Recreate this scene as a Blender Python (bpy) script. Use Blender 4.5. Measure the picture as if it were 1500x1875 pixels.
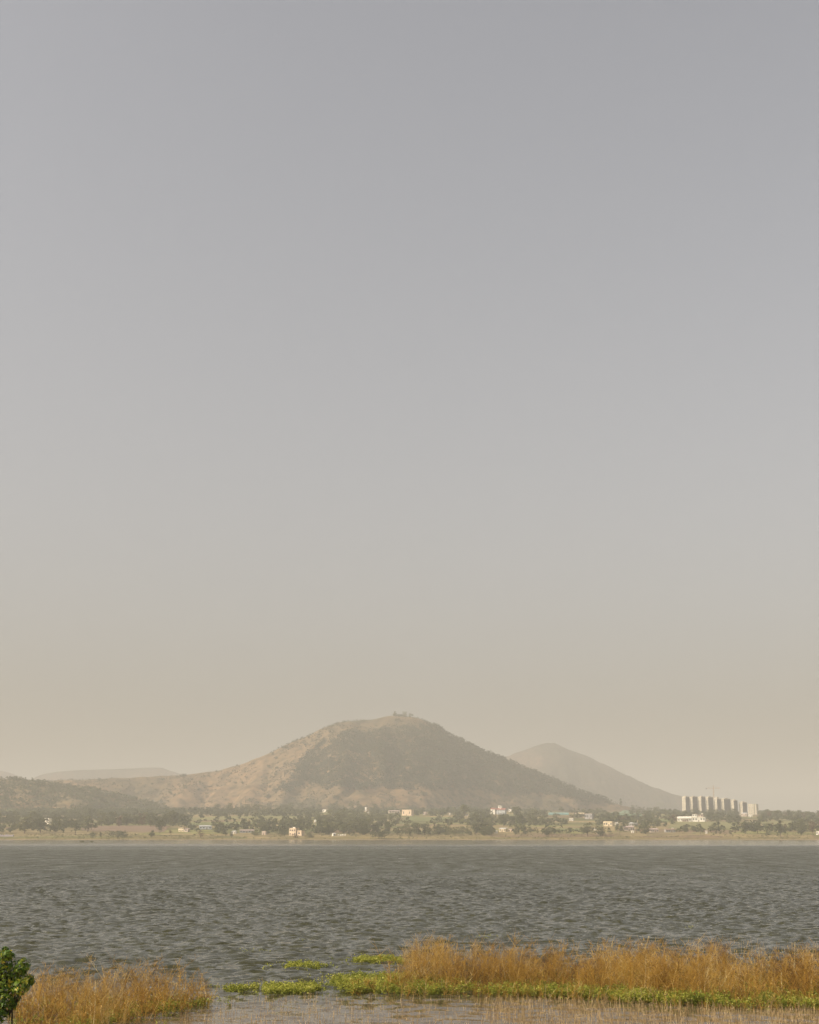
import bpy, math, random
import numpy as np
from mathutils import Vector

for o in list(bpy.data.objects):
    bpy.data.objects.remove(o)
R = math.radians
SC = bpy.context.scene
COL = SC.collection
rng = np.random.default_rng(7)
random.seed(7)

# ------------------------------------------------------------------ camera, world, sun, exposure
CAM_H = 4.0
PITCH = 12.82
FPX = 50.0 / 36.0 * 1875.0            # focal length in photo pixels
cam_d = bpy.data.cameras.new('camera')
cam_d.lens = 50.0
cam_d.sensor_fit = 'VERTICAL'
cam_d.sensor_height = 36.0
cam_d.sensor_width = 28.8
cam_d.clip_start = 0.1
cam_d.clip_end = 60000.0
cam = bpy.data.objects.new('camera', cam_d)
COL.objects.link(cam)
cam.location = (0, 0, CAM_H)
cam.rotation_euler = (R(90 + PITCH), 0, 0)
SC.camera = cam

SUN_EL, SUN_AZ = 33.0, -107.0          # azimuth from +Y, clockwise
world = bpy.data.worlds.new('World')
SC.world = world
world.use_nodes = True
wn = world.node_tree
wn.nodes.clear()
sky = wn.nodes.new('ShaderNodeTexSky')
sky.sky_type = 'NISHITA'
sky.sun_disc = False
sky.sun_elevation = R(SUN_EL)
sky.sun_rotation = R(SUN_AZ)
sky.altitude = 500
sky.air_density = 1.0
sky.dust_density = 9.0
sky.ozone_density = 1.0
hsv = wn.nodes.new('ShaderNodeHueSaturation')
hsv.inputs['Saturation'].default_value = 0.42
tint = wn.nodes.new('ShaderNodeMixRGB')
tint.blend_type = 'MULTIPLY'
tint.inputs[0].default_value = 1.0
tint.inputs[2].default_value = (1.0, 0.952, 0.915, 1)
bg = wn.nodes.new('ShaderNodeBackground')
bg.inputs['Strength'].default_value = 0.125
wo = wn.nodes.new('ShaderNodeOutputWorld')
wn.links.new(sky.outputs[0], hsv.inputs['Color'])
wn.links.new(hsv.outputs[0], tint.inputs[1])
wn.links.new(tint.outputs[0], bg.inputs['Color'])
wn.links.new(bg.outputs[0], wo.inputs['Surface'])

sun_d = bpy.data.lights.new('sun', 'SUN')
sun_d.energy = 3.2
sun_d.angle = R(0.6)
sun_d.color = (1.0, 0.86, 0.66)
sun = bpy.data.objects.new('sun', sun_d)
COL.objects.link(sun)
sdir = Vector((math.sin(R(SUN_AZ)) * math.cos(R(SUN_EL)), math.cos(R(SUN_AZ)) * math.cos(R(SUN_EL)), math.sin(R(SUN_EL))))
sun.rotation_euler = (-sdir).to_track_quat('-Z', 'Y').to_euler()
sun.location = (-40, -20, 60)

vs = SC.view_settings
SC.display_settings.display_device = 'sRGB'
vs.view_transform = 'Standard'
vs.look = 'None'
vs.exposure = 0.55
vs.gamma = 1.0
vs.use_curve_mapping = False
SC.render.engine = 'CYCLES'
SC.cycles.use_denoising = True
SC.cycles.max_bounces = 6
SC.cycles.diffuse_bounces = 2
SC.cycles.glossy_bounces = 2
SC.cycles.transmission_bounces = 2
SC.cycles.volume_bounces = 0
SC.cycles.transparent_max_bounces = 8

HAZE_DENSITY = 0.00023
HAZE_COLOR = (0.82, 0.81, 0.74)

# ------------------------------------------------------------------ helpers
def tag(o, label=None, cat=None, group=None, kind=None):
    if label: o['label'] = label
    if cat: o['category'] = cat
    if group: o['group'] = group
    if kind: o['kind'] = kind
    return o

def link(o, parent=None):
    COL.objects.link(o)
    if parent is not None:
        o.parent = parent
    return o

def empty(name, loc, rz=0.0):
    o = bpy.data.objects.new(name, None)
    o.empty_display_size = 0.3
    o.location = loc
    o.rotation_euler = (0, 0, rz)
    return link(o)

def np_mesh(name, verts, faces, mat=None, tint=None, smooth=False):
    """verts (n,3); faces (m,k) with one k, or a list of such arrays"""
    me = bpy.data.meshes.new(name)
    verts = np.asarray(verts, dtype=np.float32)
    fl = faces if isinstance(faces, list) else [faces]
    fl = [np.asarray(f, dtype=np.int32) for f in fl if len(f)]
    me.vertices.add(len(verts))
    me.vertices.foreach_set('co', verts.ravel())
    loops = np.concatenate([f.ravel() for f in fl])
    tot = np.concatenate([np.full(len(f), f.shape[1], np.int32) for f in fl])
    start = np.concatenate([[0], np.cumsum(tot)[:-1]]).astype(np.int32)
    me.loops.add(len(loops))
    me.loops.foreach_set('vertex_index', loops)
    me.polygons.add(len(tot))
    me.polygons.foreach_set('loop_start', start)
    me.polygons.foreach_set('loop_total', tot)
    if smooth:
        me.polygons.foreach_set('use_smooth', np.ones(len(tot), bool))
    me.update(calc_edges=True)
    if tint is not None:
        a = me.attributes.new('tint', 'FLOAT', 'FACE')
        a.data.foreach_set('value', np.asarray(tint, np.float32))
    if mat is not None:
        me.materials.append(mat)
    return me

def mobj(name, me, parent=None, loc=(0, 0, 0)):
    o = bpy.data.objects.new(name, me)
    o.location = loc
    return link(o, parent)

class MB:
    """collects boxes, tubes and polygons for one mesh"""
    def __init__(s):
        s.v, s.f = [], []
    def box(s, x0, x1, y0, y1, z0, z1):
        n = len(s.v)
        s.v += [(x0, y0, z0), (x1, y0, z0), (x1, y1, z0), (x0, y1, z0), (x0, y0, z1), (x1, y0, z1), (x1, y1, z1), (x0, y1, z1)]
        s.f += [[n + i for i in q] for q in ((3, 2, 1, 0), (4, 5, 6, 7), (0, 1, 5, 4), (1, 2, 6, 5), (2, 3, 7, 6), (3, 0, 4, 7))]
        return s
    def poly(s, pts):
        n = len(s.v)
        s.v += list(pts)
        s.f.append(list(range(n, n + len(pts))))
        return s
    def prism(s, profile, x0, x1):
        """profile (y,z) extruded along x"""
        n, k = len(s.v), len(profile)
        s.v += [(x0, y, z) for y, z in profile] + [(x1, y, z) for y, z in profile]
        s.f.append([n + i for i in range(k)][::-1])
        s.f.append([n + k + i for i in range(k)])
        for i in range(k):
            j = (i + 1) % k
            s.f.append([n + i, n + j, n + k + j, n + k + i])
        return s
    def tube(s, pts, rad, sides=5):
        pts = [Vector(p) for p in pts]
        n = len(s.v)
        for i, p in enumerate(pts):
            d = (pts[min(i + 1, len(pts) - 1)] - pts[max(i - 1, 0)]).normalized()
            u = d.orthogonal().normalized(); w = d.cross(u)
            for k in range(sides):
                a = 2 * math.pi * k / sides
                s.v.append(tuple(p + (u * math.cos(a) + w * math.sin(a)) * rad[i]))
        for i in range(len(pts) - 1):
            for k in range(sides):
                a, b = n + i * sides + k, n + i * sides + (k + 1) % sides
                s.f.append([a, b, b + sides, a + sides])
        s.f.append([n + k for k in range(sides)][::-1])
        s.f.append([n + (len(pts) - 1) * sides + k for k in range(sides)])
        return s
    def mesh(s, name, mat):
        me = bpy.data.meshes.new(name)
        me.from_pydata([tuple(map(float, v)) for v in s.v], [], s.f)
        me.update()
        me.materials.append(mat)
        return me
    def build(s, name, mat, parent=None, loc=(0, 0, 0)):
        return mobj(name, s.mesh(name, mat), parent, loc)

# value noise
_perm = np.random.default_rng(3).random((256, 256))
def vnoise(x, y):
    x = np.asarray(x, float); y = np.asarray(y, float)
    xi = np.floor(x).astype(int); yi = np.floor(y).astype(int)
    fx, fy = x - xi, y - yi
    fx = fx * fx * (3 - 2 * fx); fy = fy * fy * (3 - 2 * fy)
    def g(a, b): return _perm[a & 255, b & 255]
    return (g(xi, yi) * (1 - fx) + g(xi + 1, yi) * fx) * (1 - fy) + (g(xi, yi + 1) * (1 - fx) + g(xi + 1, yi + 1) * fx) * fy
def fbm(x, y, n=4):
    s, a, t = 0.0, 1.0, 0.0
    for i in range(n):
        s = s + a * vnoise(np.asarray(x) * 2 ** i + 17.3 * i, np.asarray(y) * 2 ** i + 5.1 * i)
        t += a; a *= 0.5
    return s / t

# photo pixel <-> direction
CP, SP = math.cos(R(PITCH)), math.sin(R(PITCH))
def pdir(px, py):
    u = (np.asarray(px, float) - 750.0) / FPX
    v = -(np.asarray(py, float) - 937.5) / FPX
    return u, CP - v * SP, SP + v * CP      # x, y (forward), z
def project(X, Y, Z):
    Z = np.asarray(Z) - CAM_H
    fwd = Y * CP + Z * SP
    up = -Y * SP + Z * CP
    return 750.0 + FPX * X / fwd, 937.5 - FPX * up / fwd
def at_plane(px, py, Y):
    dx, dy, dz = pdir(px, py)
    t = Y / dy
    return dx * t, CAM_H + dz * t            # X, Z
def on_water(px, py):
    dx, dy, dz = pdir(px, py)
    t = -CAM_H / dz
    return dx * t, dy * t
def in_poly(px, py, poly):
    px = np.asarray(px); py = np.asarray(py)
    c = np.zeros(px.shape, bool)
    n = len(poly)
    for i in range(n):
        x0, y0 = poly[i]; x1, y1 = poly[(i + 1) % n]
        if y0 == y1: continue
        m = ((y0 > py) != (y1 > py)) & (px < (x1 - x0) * (py - y0) / (y1 - y0) + x0)
        c ^= m
    return c

# ------------------------------------------------------------------ materials
def nt(name):
    m = bpy.data.materials.new(name)
    m.use_nodes = True
    t = m.node_tree
    t.nodes.clear()
    return m, t
def N(t, typ, **kw):
    n = t.nodes.new(typ)
    for k, v in kw.items():
        if k.startswith('_'):
            n.inputs[k[1:]].default_value = v
        else:
            setattr(n, k, v)
    return n
def ramp(t, stops, interp='LINEAR'):
    r = t.nodes.new('ShaderNodeValToRGB')
    cr = r.color_ramp
    cr.interpolation = interp
    while len(cr.elements) > 1:
        cr.elements.remove(cr.elements[-1])
    cr.elements[0].position = stops[0][0]; cr.elements[0].color = (*stops[0][1], 1)
    for p, c in stops[1:]:
        e = cr.elements.new(p); e.color = (*c, 1)
    return r
def mixc(t, a, b, fac, mode='MIX'):
    m = t.nodes.new('ShaderNodeMixRGB')
    m.blend_type = mode
    for i, v in ((0, fac), (1, a), (2, b)):
        if hasattr(v, 'is_output') or isinstance(v, bpy.types.NodeSocket):
            t.links.new(v, m.inputs[i])
        elif i == 0:
            m.inputs[0].default_value = v
        else:
            m.inputs[i].default_value = (*v, 1)
    return m.outputs[0]
def surf(t, color, rough=0.9, spec=0.2, translucent=0.0):
    p = N(t, 'ShaderNodeBsdfPrincipled')
    p.inputs['Roughness'].default_value = rough
    p.inputs['Specular IOR Level'].default_value = spec
    if isinstance(color, bpy.types.NodeSocket): t.links.new(color, p.inputs['Base Color'])
    else: p.inputs['Base Color'].default_value = (*color, 1)
    out = N(t, 'ShaderNodeOutputMaterial')
    if translucent:
        tr = N(t, 'ShaderNodeBsdfTranslucent')
        if isinstance(color, bpy.types.NodeSocket): t.links.new(color, tr.inputs['Color'])
        else: tr.inputs['Color'].default_value = (*color, 1)
        mx = N(t, 'ShaderNodeMixShader'); mx.inputs[0].default_value = translucent
        t.links.new(p.outputs[0], mx.inputs[1]); t.links.new(tr.outputs[0], mx.inputs[2])
        t.links.new(mx.outputs[0], out.inputs[0])
    else:
        t.links.new(p.outputs[0], out.inputs[0])
    return p
def noise_tex(t, scale, detail=3, vec=None, stretch=None):
    n = N(t, 'ShaderNodeTexNoise')
    n.inputs['Scale'].default_value = scale
    n.inputs['Detail'].default_value = detail
    g = N(t, 'ShaderNodeNewGeometry')
    v = g.outputs['Position'] if vec is None else vec
    if stretch:
        mp = N(t, 'ShaderNodeMapping'); mp.inputs['Scale'].default_value = stretch
        t.links.new(v, mp.inputs[0]); v = mp.outputs[0]
    t.links.new(v, n.inputs['Vector'])
    return n

def mat_plain(name, col, var=0.12, scale=0.8, rough=0.85, spec=0.2):
    """weathered paint / plaster / metal: base colour with soft stains and grain"""
    m, t = nt(name)
    a = noise_tex(t, scale, 5)
    dark = tuple(c * (1 - 2.2 * var) for c in col)
    lite = tuple(min(1, c * (1 + var)) for c in col)
    r = ramp(t, [(0.3, dark), (0.55, col), (0.75, lite)])
    t.links.new(a.outputs['Fac'], r.inputs[0])
    surf(t, r.outputs[0], rough, spec)
    return m

def mat_foliage(name, dark, mid, lite, world_scale=0.02, transl=0.25):
    m, t = nt(name)
    at = N(t, 'ShaderNodeAttribute', attribute_name='tint')
    oi = N(t, 'ShaderNodeObjectInfo')
    ns = noise_tex(t, world_scale, 3)
    add = N(t, 'ShaderNodeMath', operation='MULTIPLY_ADD')
    add.inputs[1].default_value = 0.45; 
    t.links.new(at.outputs['Fac'], add.inputs[0])
    ad2 = N(t, 'ShaderNodeMath', operation='MULTIPLY_ADD'); ad2.inputs[1].default_value = 0.55
    t.links.new(ns.outputs['Fac'], ad2.inputs[0])
    ad3 = N(t, 'ShaderNodeMath', operation='MULTIPLY'); ad3.inputs[1].default_value = 0.30
    t.links.new(oi.outputs['Random'], ad3.inputs[0])
    t.links.new(ad3.outputs[0], ad2.inputs[2])
    t.links.new(ad2.outputs[0], add.inputs[2])
    r = ramp(t, [(0.25, dark), (0.6, mid), (0.95, lite)])
    t.links.new(add.outputs[0], r.inputs[0])
    surf(t, r.outputs[0], 0.75, 0.15, transl)
    return m

M = {}
M['leaf_far'] = mat_foliage('far_foliage', (0.044, 0.050, 0.022), (0.095, 0.102, 0.042), (0.160, 0.155, 0.064), 0.012)
M['leaf_pale'] = mat_foliage('pale_foliage', (0.070, 0.078, 0.034), (0.125, 0.130, 0.055), (0.19, 0.18, 0.075), 0.02)
M['leaf_hill'] = mat_foliage('hill_foliage', (0.030, 0.036, 0.017), (0.060, 0.068, 0.031), (0.115, 0.112, 0.048), 0.02)
M['leaf_rust'] = mat_foliage('rust_foliage', (0.06, 0.036, 0.022), (0.11, 0.066, 0.036), (0.17, 0.11, 0.06), 0.02)
M['bark'] = mat_plain('bark', (0.12, 0.085, 0.06), 0.2, 6)
M['white'] = mat_plain('white_limewash', (0.80, 0.76, 0.66), 0.07, 0.5)
M['cream'] = mat_plain('cream_plaster', (0.74, 0.62, 0.42), 0.08, 0.5)
M['peach'] = mat_plain('peach_plaster', (0.72, 0.57, 0.40), 0.08, 0.5)
M['pink'] = mat_plain('pink_plaster', (0.56, 0.46, 0.38), 0.1, 0.5)
M['tower'] = mat_plain('tower_plaster', (0.56, 0.50, 0.38), 0.05, 0.08)
M['shade_facade'] = mat_plain('grey_shaded_facade', (0.085, 0.076, 0.088), 0.1, 0.1)  # dark glazing and balcony tone, with the long faces' shade painted in
M['concrete'] = mat_plain('bare_concrete', (0.40, 0.38, 0.36), 0.12, 0.3)
M['bluewall'] = mat_plain('pale_blue_wall', (0.52, 0.55, 0.55), 0.08, 0.5)
M['redroof'] = mat_plain('red_roof', (0.36, 0.13, 0.10), 0.15, 0.7)
M['tin'] = mat_plain('pale_tin_sheet', (0.66, 0.66, 0.64), 0.08, 0.4, 0.5, 0.4)
M['brownroof'] = mat_plain('brown_roof', (0.26, 0.17, 0.12), 0.15, 0.5)
M['turquoise'] = mat_plain('turquoise_sheet', (0.26, 0.46, 0.44), 0.1, 0.3, 0.5, 0.3)
M['pinkroof'] = mat_plain('faded_pink_tin', (0.55, 0.42, 0.38), 0.12, 0.4, 0.6)
M['tarp'] = mat_plain('grey_tarpaulin', (0.27, 0.235, 0.25), 0.1, 0.3, 0.8)
M['dark'] = mat_plain('dark_opening', (0.05, 0.045, 0.045), 0.1, 1)
M['wood'] = mat_plain('door_wood', (0.20, 0.13, 0.08), 0.15, 2)
M['crane'] = mat_plain('crane_paint', (0.62, 0.36, 0.14), 0.08, 1, 0.6)
M['stem'] = mat_plain('dark_stem', (0.035, 0.028, 0.018), 0.2, 20)

def mat_glass():
    m, t = nt('window_glass')
    surf(t, (0.05, 0.055, 0.06), 0.12, 0.5)
    return m
M['glass'] = mat_glass()

# ------------------------------------------------------------------ terrain heights
def shore(x):
    return 1400 + 16 * (fbm(np.asarray(x) / 130 + 40, np.zeros_like(np.asarray(x, float)) + 2.2, 4) - 0.5) * 2
_s = [-60, -25, 0, 8, 40, 90, 150, 300, 600, 900, 1200, 1700, 3000, 30000]
_z = [-2.0, -1.0, 0.0, 0.7, 3.0, 6.0, 9.0, 15, 26, 37, 46, 51, 54, 58]
def G(x, y):
    s = np.asarray(y, float) - shore(x)
    z = np.interp(s, _s, _z)
    a = np.clip(s / 260, 0, 1)
    z = z * (1 - 0.13 * np.clip((np.asarray(x, float) - 250) / 350, 0, 1) * np.clip(s / 300, 0, 1))
    return z + a * 5.0 * (fbm(np.asarray(x) / 170, np.asarray(y) / 210, 3) - 0.5)

class Hill:
    def __init__(s, sil, Yr, slope_f, slope_b, amp, seed, wmin=60):
        a = np.array(sil, float)
        X, Z = at_plane(a[:, 0], a[:, 1], Yr)
        s.X, s.Z, s.Yr, s.sf, s.sb, s.amp, s.seed, s.wmin = X, Z, Yr, slope_f, slope_b, amp, seed, wmin
    def h(s, x, y):
        x = np.asarray(x, float); y = np.asarray(y, float)
        yr = s.Yr
        hh = np.interp(x, s.X, s.Z, left=-30, right=-30)
        d = yr - y
        w = np.where(d > 0, np.maximum(hh, s.wmin) / s.sf, np.maximum(hh, s.wmin) / s.sb)
        wob = 1 + 0.35 * (fbm(x / 190 + s.seed, y / 900 + 3, 3) - 0.5)
        t = np.abs(d) / (w * wob)
        t = np.sqrt(t * t + 0.0009) - 0.03
        t = np.clip(t, 0, 1.6)
        p = np.where(t < 1, (1 - np.minimum(t, 1)) ** 1.12, -(t - 1) * 0.5)
        q = np.clip(4 * np.clip(p, 0, 1) * (1 - np.clip(p, 0, 1)), 0, 1)
        gl = np.abs(fbm(x / 85 + s.seed, y / 260 + s.seed, 4) - 0.5) * 2
        out = np.where((hh > 0) & (t < 1.55), hh * p, -30.0)
        return out + q * s.amp * (gl - 0.35) + np.clip(q + .3, 0, 1) * s.amp * 0.42 * (fbm(x / 26, y / 26 + s.seed, 4) - 0.5)

main_sil = [(-700, 1452), (-300, 1440), (-100, 1432), (60, 1430), (130, 1428), (250, 1424), (300, 1421), (345, 1418), (400, 1411), (450, 1397), (490, 1380), (540, 1357), (580, 1339), (615, 1324), (640, 1320), (680, 1318), (700, 1313), (720, 1310), (745, 1312), (762, 1314), (780, 1321), (800, 1330), (820, 1344), (850, 1359), (880, 1372), (920, 1389), (950, 1402), (1000, 1423), (1050, 1444), (1100, 1462), (1130, 1472), (1160, 1480), (1200, 1490), (1260, 1505)]
HILLS = {
    'main': Hill(main_sil, 3350.0, 0.42, 0.38, 38, 11.0),
    'wooded': Hill([(-900, 1450), (-300, 1428), (-60, 1424), (0, 1425), (50, 1428), (90, 1434), (130, 1441), (170, 1446), (215, 1456), (260, 1466), (310, 1480), (350, 1500)], 2700.0, 0.26, 0.3, 24, 23.0),
    'second': Hill([(820, 1460), (860, 1420), (900, 1392), (925, 1385), (950, 1377), (980, 1365), (1000, 1360), (1016, 1361), (1040, 1373), (1075, 1385), (1110, 1401), (1150, 1421), (1190, 1439), (1230, 1453), (1250, 1457), (1290, 1470), (1330, 1482), (1400, 1496)], 5600.0, 0.42, 0.4, 64, 31.0),
    'mesa': Hill([(20, 1450), (50, 1432), (62, 1424), (75, 1418), (100, 1413), (150, 1409), (200, 1408), (270, 1405), (295, 1405), (315, 1412), (330, 1416), (360, 1420), (430, 1424), (520, 1440)], 6400.0, 0.6, 0.5, 20, 41.0),
    'far': Hill([(-600, 1420), (-200, 1404), (-80, 1405), (0, 1411), (15, 1414), (35, 1421), (60, 1430), (100, 1450)], 6900.0, 0.5, 0.5, 20, 47.0),
    'low': Hill([(1180, 1500), (1300, 1489), (1380, 1485), (1440, 1484), (1500, 1487), (1600, 1484), (1800, 1482), (2200, 1500)], 6600.0, 0.3, 0.3, 6, 53.0),
}
def H(x, y, which=('main', 'wooded', 'second')):
    z = G(x, y)
    for k in which:
        z = np.maximum(z, HILLS[k].h(x, y))
    return z
_T = np.concatenate([np.arange(1404, 3600, 2.5), np.arange(3600, 6500, 12)])
def ground_at(px, py):
    dx, dy, dz = pdir(px, py)
    X = dx / dy * _T; Z = CAM_H + dz / dy * _T
    hz = H(X, _T)
    k = np.nonzero(Z <= hz)[0]
    if len(k) == 0:
        i = len(_T) // 2
    else:
        i = k[0]
    return float(X[i]), float(_T[i]), float(hz[i])

# ------------------------------------------------------------------ ground materials
def mat_ground():
    m, t = nt('farmland')
    g = N(t, 'ShaderNodeNewGeometry')
    # field parcels
    mp = N(t, 'ShaderNodeMapping'); mp.inputs['Scale'].default_value = (1 / 110, 1 / 62, 0); mp.inputs['Rotation'].default_value = (0, 0, R(7))
    t.links.new(g.outputs['Position'], mp.inputs[0])
    vo = N(t, 'ShaderNodeTexVoronoi', distance='CHEBYCHEV'); vo.inputs['Scale'].default_value = 1.0; vo.inputs['Randomness'].default_value = 0.75
    t.links.new(mp.outputs[0], vo.inputs['Vector'])
    sep = N(t, 'ShaderNodeSeparateColor'); t.links.new(vo.outputs['Color'], sep.inputs[0])
    fields = ramp(t, [(0.0, (0.24, 0.19, 0.10)), (0.18, (0.13, 0.13, 0.055)), (0.36, (0.30, 0.23, 0.12)), (0.52, (0.16, 0.165, 0.065)), (0.68, (0.20, 0.14, 0.09)), (0.84, (0.22, 0.21, 0.08))], 'CONSTANT')
    t.links.new(sep.outputs[0], fields.inputs[0])
    n1 = noise_tex(t, 0.05, 6)
    r1 = ramp(t, [(0.35, (0.70, 0.68, 0.62)), (0.65, (1.2, 1.18, 1.1))])
    t.links.new(n1.outputs['Fac'], r1.inputs[0])
    c = mixc(t, fields.outputs[0], r1.outputs[0], 1.0, 'MULTIPLY')
    # dry golden strip along the shore: driven by world Y
    sp = N(t, 'ShaderNodeSeparateXYZ'); t.links.new(g.outputs['Position'], sp.inputs[0])
    n2 = noise_tex(t, 0.012, 4)
    ad = N(t, 'ShaderNodeMath', operation='MULTIPLY_ADD'); ad.inputs[1].default_value = 90.0
    t.links.new(n2.outputs['Fac'], ad.inputs[0]); t.links.new(sp.outputs['Y'], ad.inputs[2])
    mr = N(t, 'ShaderNodeMapRange'); mr.inputs[1].default_value = 1462; mr.inputs[2].default_value = 1490
    t.links.new(ad.outputs[0], mr.inputs[0])
    n3 = noise_tex(t, 0.03, 5, stretch=(1, 3, 1))
    dry = ramp(t, [(0.3, (0.11, 0.105, 0.04)), (0.5, (0.18, 0.145, 0.06)), (0.7, (0.29, 0.21, 0.085))])
    t.links.new(n3.outputs['Fac'], dry.inputs[0])
    c = mixc(t, dry.outputs[0], c, mr.outputs[0])
    # pale wet margin by the waterline
    mr2 = N(t, 'ShaderNodeMapRange'); mr2.inputs[1].default_value = 0.15; mr2.inputs[2].default_value = 0.55
    t.links.new(sp.outputs['Z'], mr2.inputs[0])
    c = mixc(t, (0.27, 0.20, 0.15), c, mr2.outputs[0])
    surf(t, c, 0.95, 0.1)
    return m
M['ground'] = mat_ground()

def mat_hill(name, a, b, c3, sc=0.004):
    m, t = nt(name)
    n1 = noise_tex(t, sc, 6)
    r = ramp(t, [(0.38, a), (0.5, b), (0.61, c3)])
    t.links.new(n1.outputs['Fac'], r.inputs[0])
    n2 = noise_tex(t, 0.06, 6)
    r2 = ramp(t, [(0.36, (0.45, 0.50, 0.44)), (0.5, (0.95, 0.95, 0.95)), (0.68, (1.3, 1.22, 1.1))])
    t.links.new(n2.outputs['Fac'], r2.inputs[0])
    col = mixc(t, r.outputs[0], r2.outputs[0], 1.0, 'MULTIPLY')
    # rocky broken band of darker ledges
    n3 = noise_tex(t, 0.02, 5, stretch=(1, 1, 3.5))
    r3 = ramp(t, [(0.60, (1, 1, 1)), (0.68, (0.62, 0.58, 0.56))])
    t.links.new(n3.outputs['Fac'], r3.inputs[0])
    col = mixc(t, col, r3.outputs[0], 0.8, 'MULTIPLY')
    surf(t, col, 0.95, 0.1)
    return m
M['hill'] = mat_hill('dry_hill_grass', (0.085, 0.071, 0.040), (0.155, 0.110, 0.060), (0.195, 0.130, 0.070))
M['hill2'] = mat_hill('far_hill_scrub', (0.045, 0.042, 0.026), (0.085, 0.064, 0.042), (0.135, 0.088, 0.058), 0.003)
M['hillw'] = mat_hill('wooded_hill_soil', (0.14, 0.11, 0.055), (0.20, 0.15, 0.08), (0.30, 0.20, 0.11))

def mat_bank():
    m, t = nt('bank_soil')
    n1 = noise_tex(t, 0.7, 6)
    r = ramp(t, [(0.3, (0.10, 0.075, 0.045)), (0.5, (0.20, 0.15, 0.08)), (0.7, (0.16, 0.16, 0.06))])
    t.links.new(n1.outputs['Fac'], r.inputs[0])
    p = surf(t, r.outputs[0], 0.95, 0.1)
    return m
M['bank'] = mat_bank()

def grid_mesh(name, xs, ys, fz, mat, smooth=True):
    X, Y = np.meshgrid(xs, ys)
    Z = fz(X, Y)
    v = np.stack([X, Y, Z], -1).reshape(-1, 3)
    nx, ny = len(xs), len(ys)
    i = np.arange(nx - 1)[None, :] + np.arange(ny - 1)[:, None] * nx
    f = np.stack([i, i + 1, i + 1 + nx, i + nx], -1).reshape(-1, 4)
    return np_mesh(name, v, f, mat, smooth=smooth)

xs = np.concatenate([np.linspace(-10500, -1100, 24)[:-1], np.arange(-1100, 1100, 14), np.linspace(1100, 10500, 24)])
ys = np.concatenate([np.arange(1340, 1560, 5), np.arange(1560, 3200, 14), np.linspace(3200, 13000, 40)])
tag(mobj('far_shore_ground', grid_mesh('far_shore_ground', xs, ys, G, M['ground'])), 'patchwork of dry fields and green crops beyond the lake', 'farmland', kind='structure')
def hill_obj(name, key, x0, x1, y0, y1, st, mat, label):
    o = mobj(name, grid_mesh(name, np.arange(x0, x1, st), np.arange(y0, y1, st), HILLS[key].h, mat))
    return tag(o, label, 'hill', kind='structure')
hill_obj('hill', 'main', -1750, 620, 2480, 4000, 8, M['hill'], 'broad dry grassy hill with dark woodland on its flank')
hill_obj('wooded_hill', 'wooded', -1650, -330, 2250, 3100, 9, M['hillw'], 'low wooded hill in front of the long dry ridge')
hill_obj('distant_hill', 'second', 100, 1450, 4600, 6500, 16, M['hill2'], 'hazy bare pointed hill standing behind the grassy hill')
hill_obj('distant_mesa', 'mesa', -1800, -450, 5850, 6900, 18, M['hill2'], 'flat topped hazy ridge far behind the dry slopes')
hill_obj('distant_ridge', 'far', -3600, -1550, 6350, 7400, 22, M['hill2'], 'faint hazy ridge dropping towards the flat topped one')
hill_obj('low_ridge', 'low', 1050, 3700, 6000, 7200, 22, M['hill2'], 'faint low ridge on the horizon past the tower blocks')

# near bank under the camera
_by = [-1900, -40, 3, 12, 20, 24, 25.5, 27, 29]
_bz = [4.2, 2.8, 2.3, 1.35, 0.72, 0.32, 0.0, -0.5, -1.2]
def bank_h(x, y):
    yy = np.asarray(y) - 1.2 * (fbm(np.asarray(x) / 9, np.asarray(y) / 30 + 9, 3) - 0.5)
    return np.interp(yy, _by, _bz) + 0.10 * (fbm(np.asarray(x) / 1.7, np.asarray(y) / 1.7, 3) - 0.5)
xs = np.concatenate([np.linspace(-10500, -30, 16)[:-1], np.arange(-30, 30, 0.6), np.linspace(30, 10500, 16)])
ys = np.concatenate([np.linspace(-1900, -20, 10)[:-1], np.arange(-20, 29.3, 0.6)])
tag(mobj('lake_bank', grid_mesh('lake_bank', xs, ys, bank_h, M['bank'])), 'earth bank of the lake with sparse grass', 'bank', kind='structure')

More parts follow.
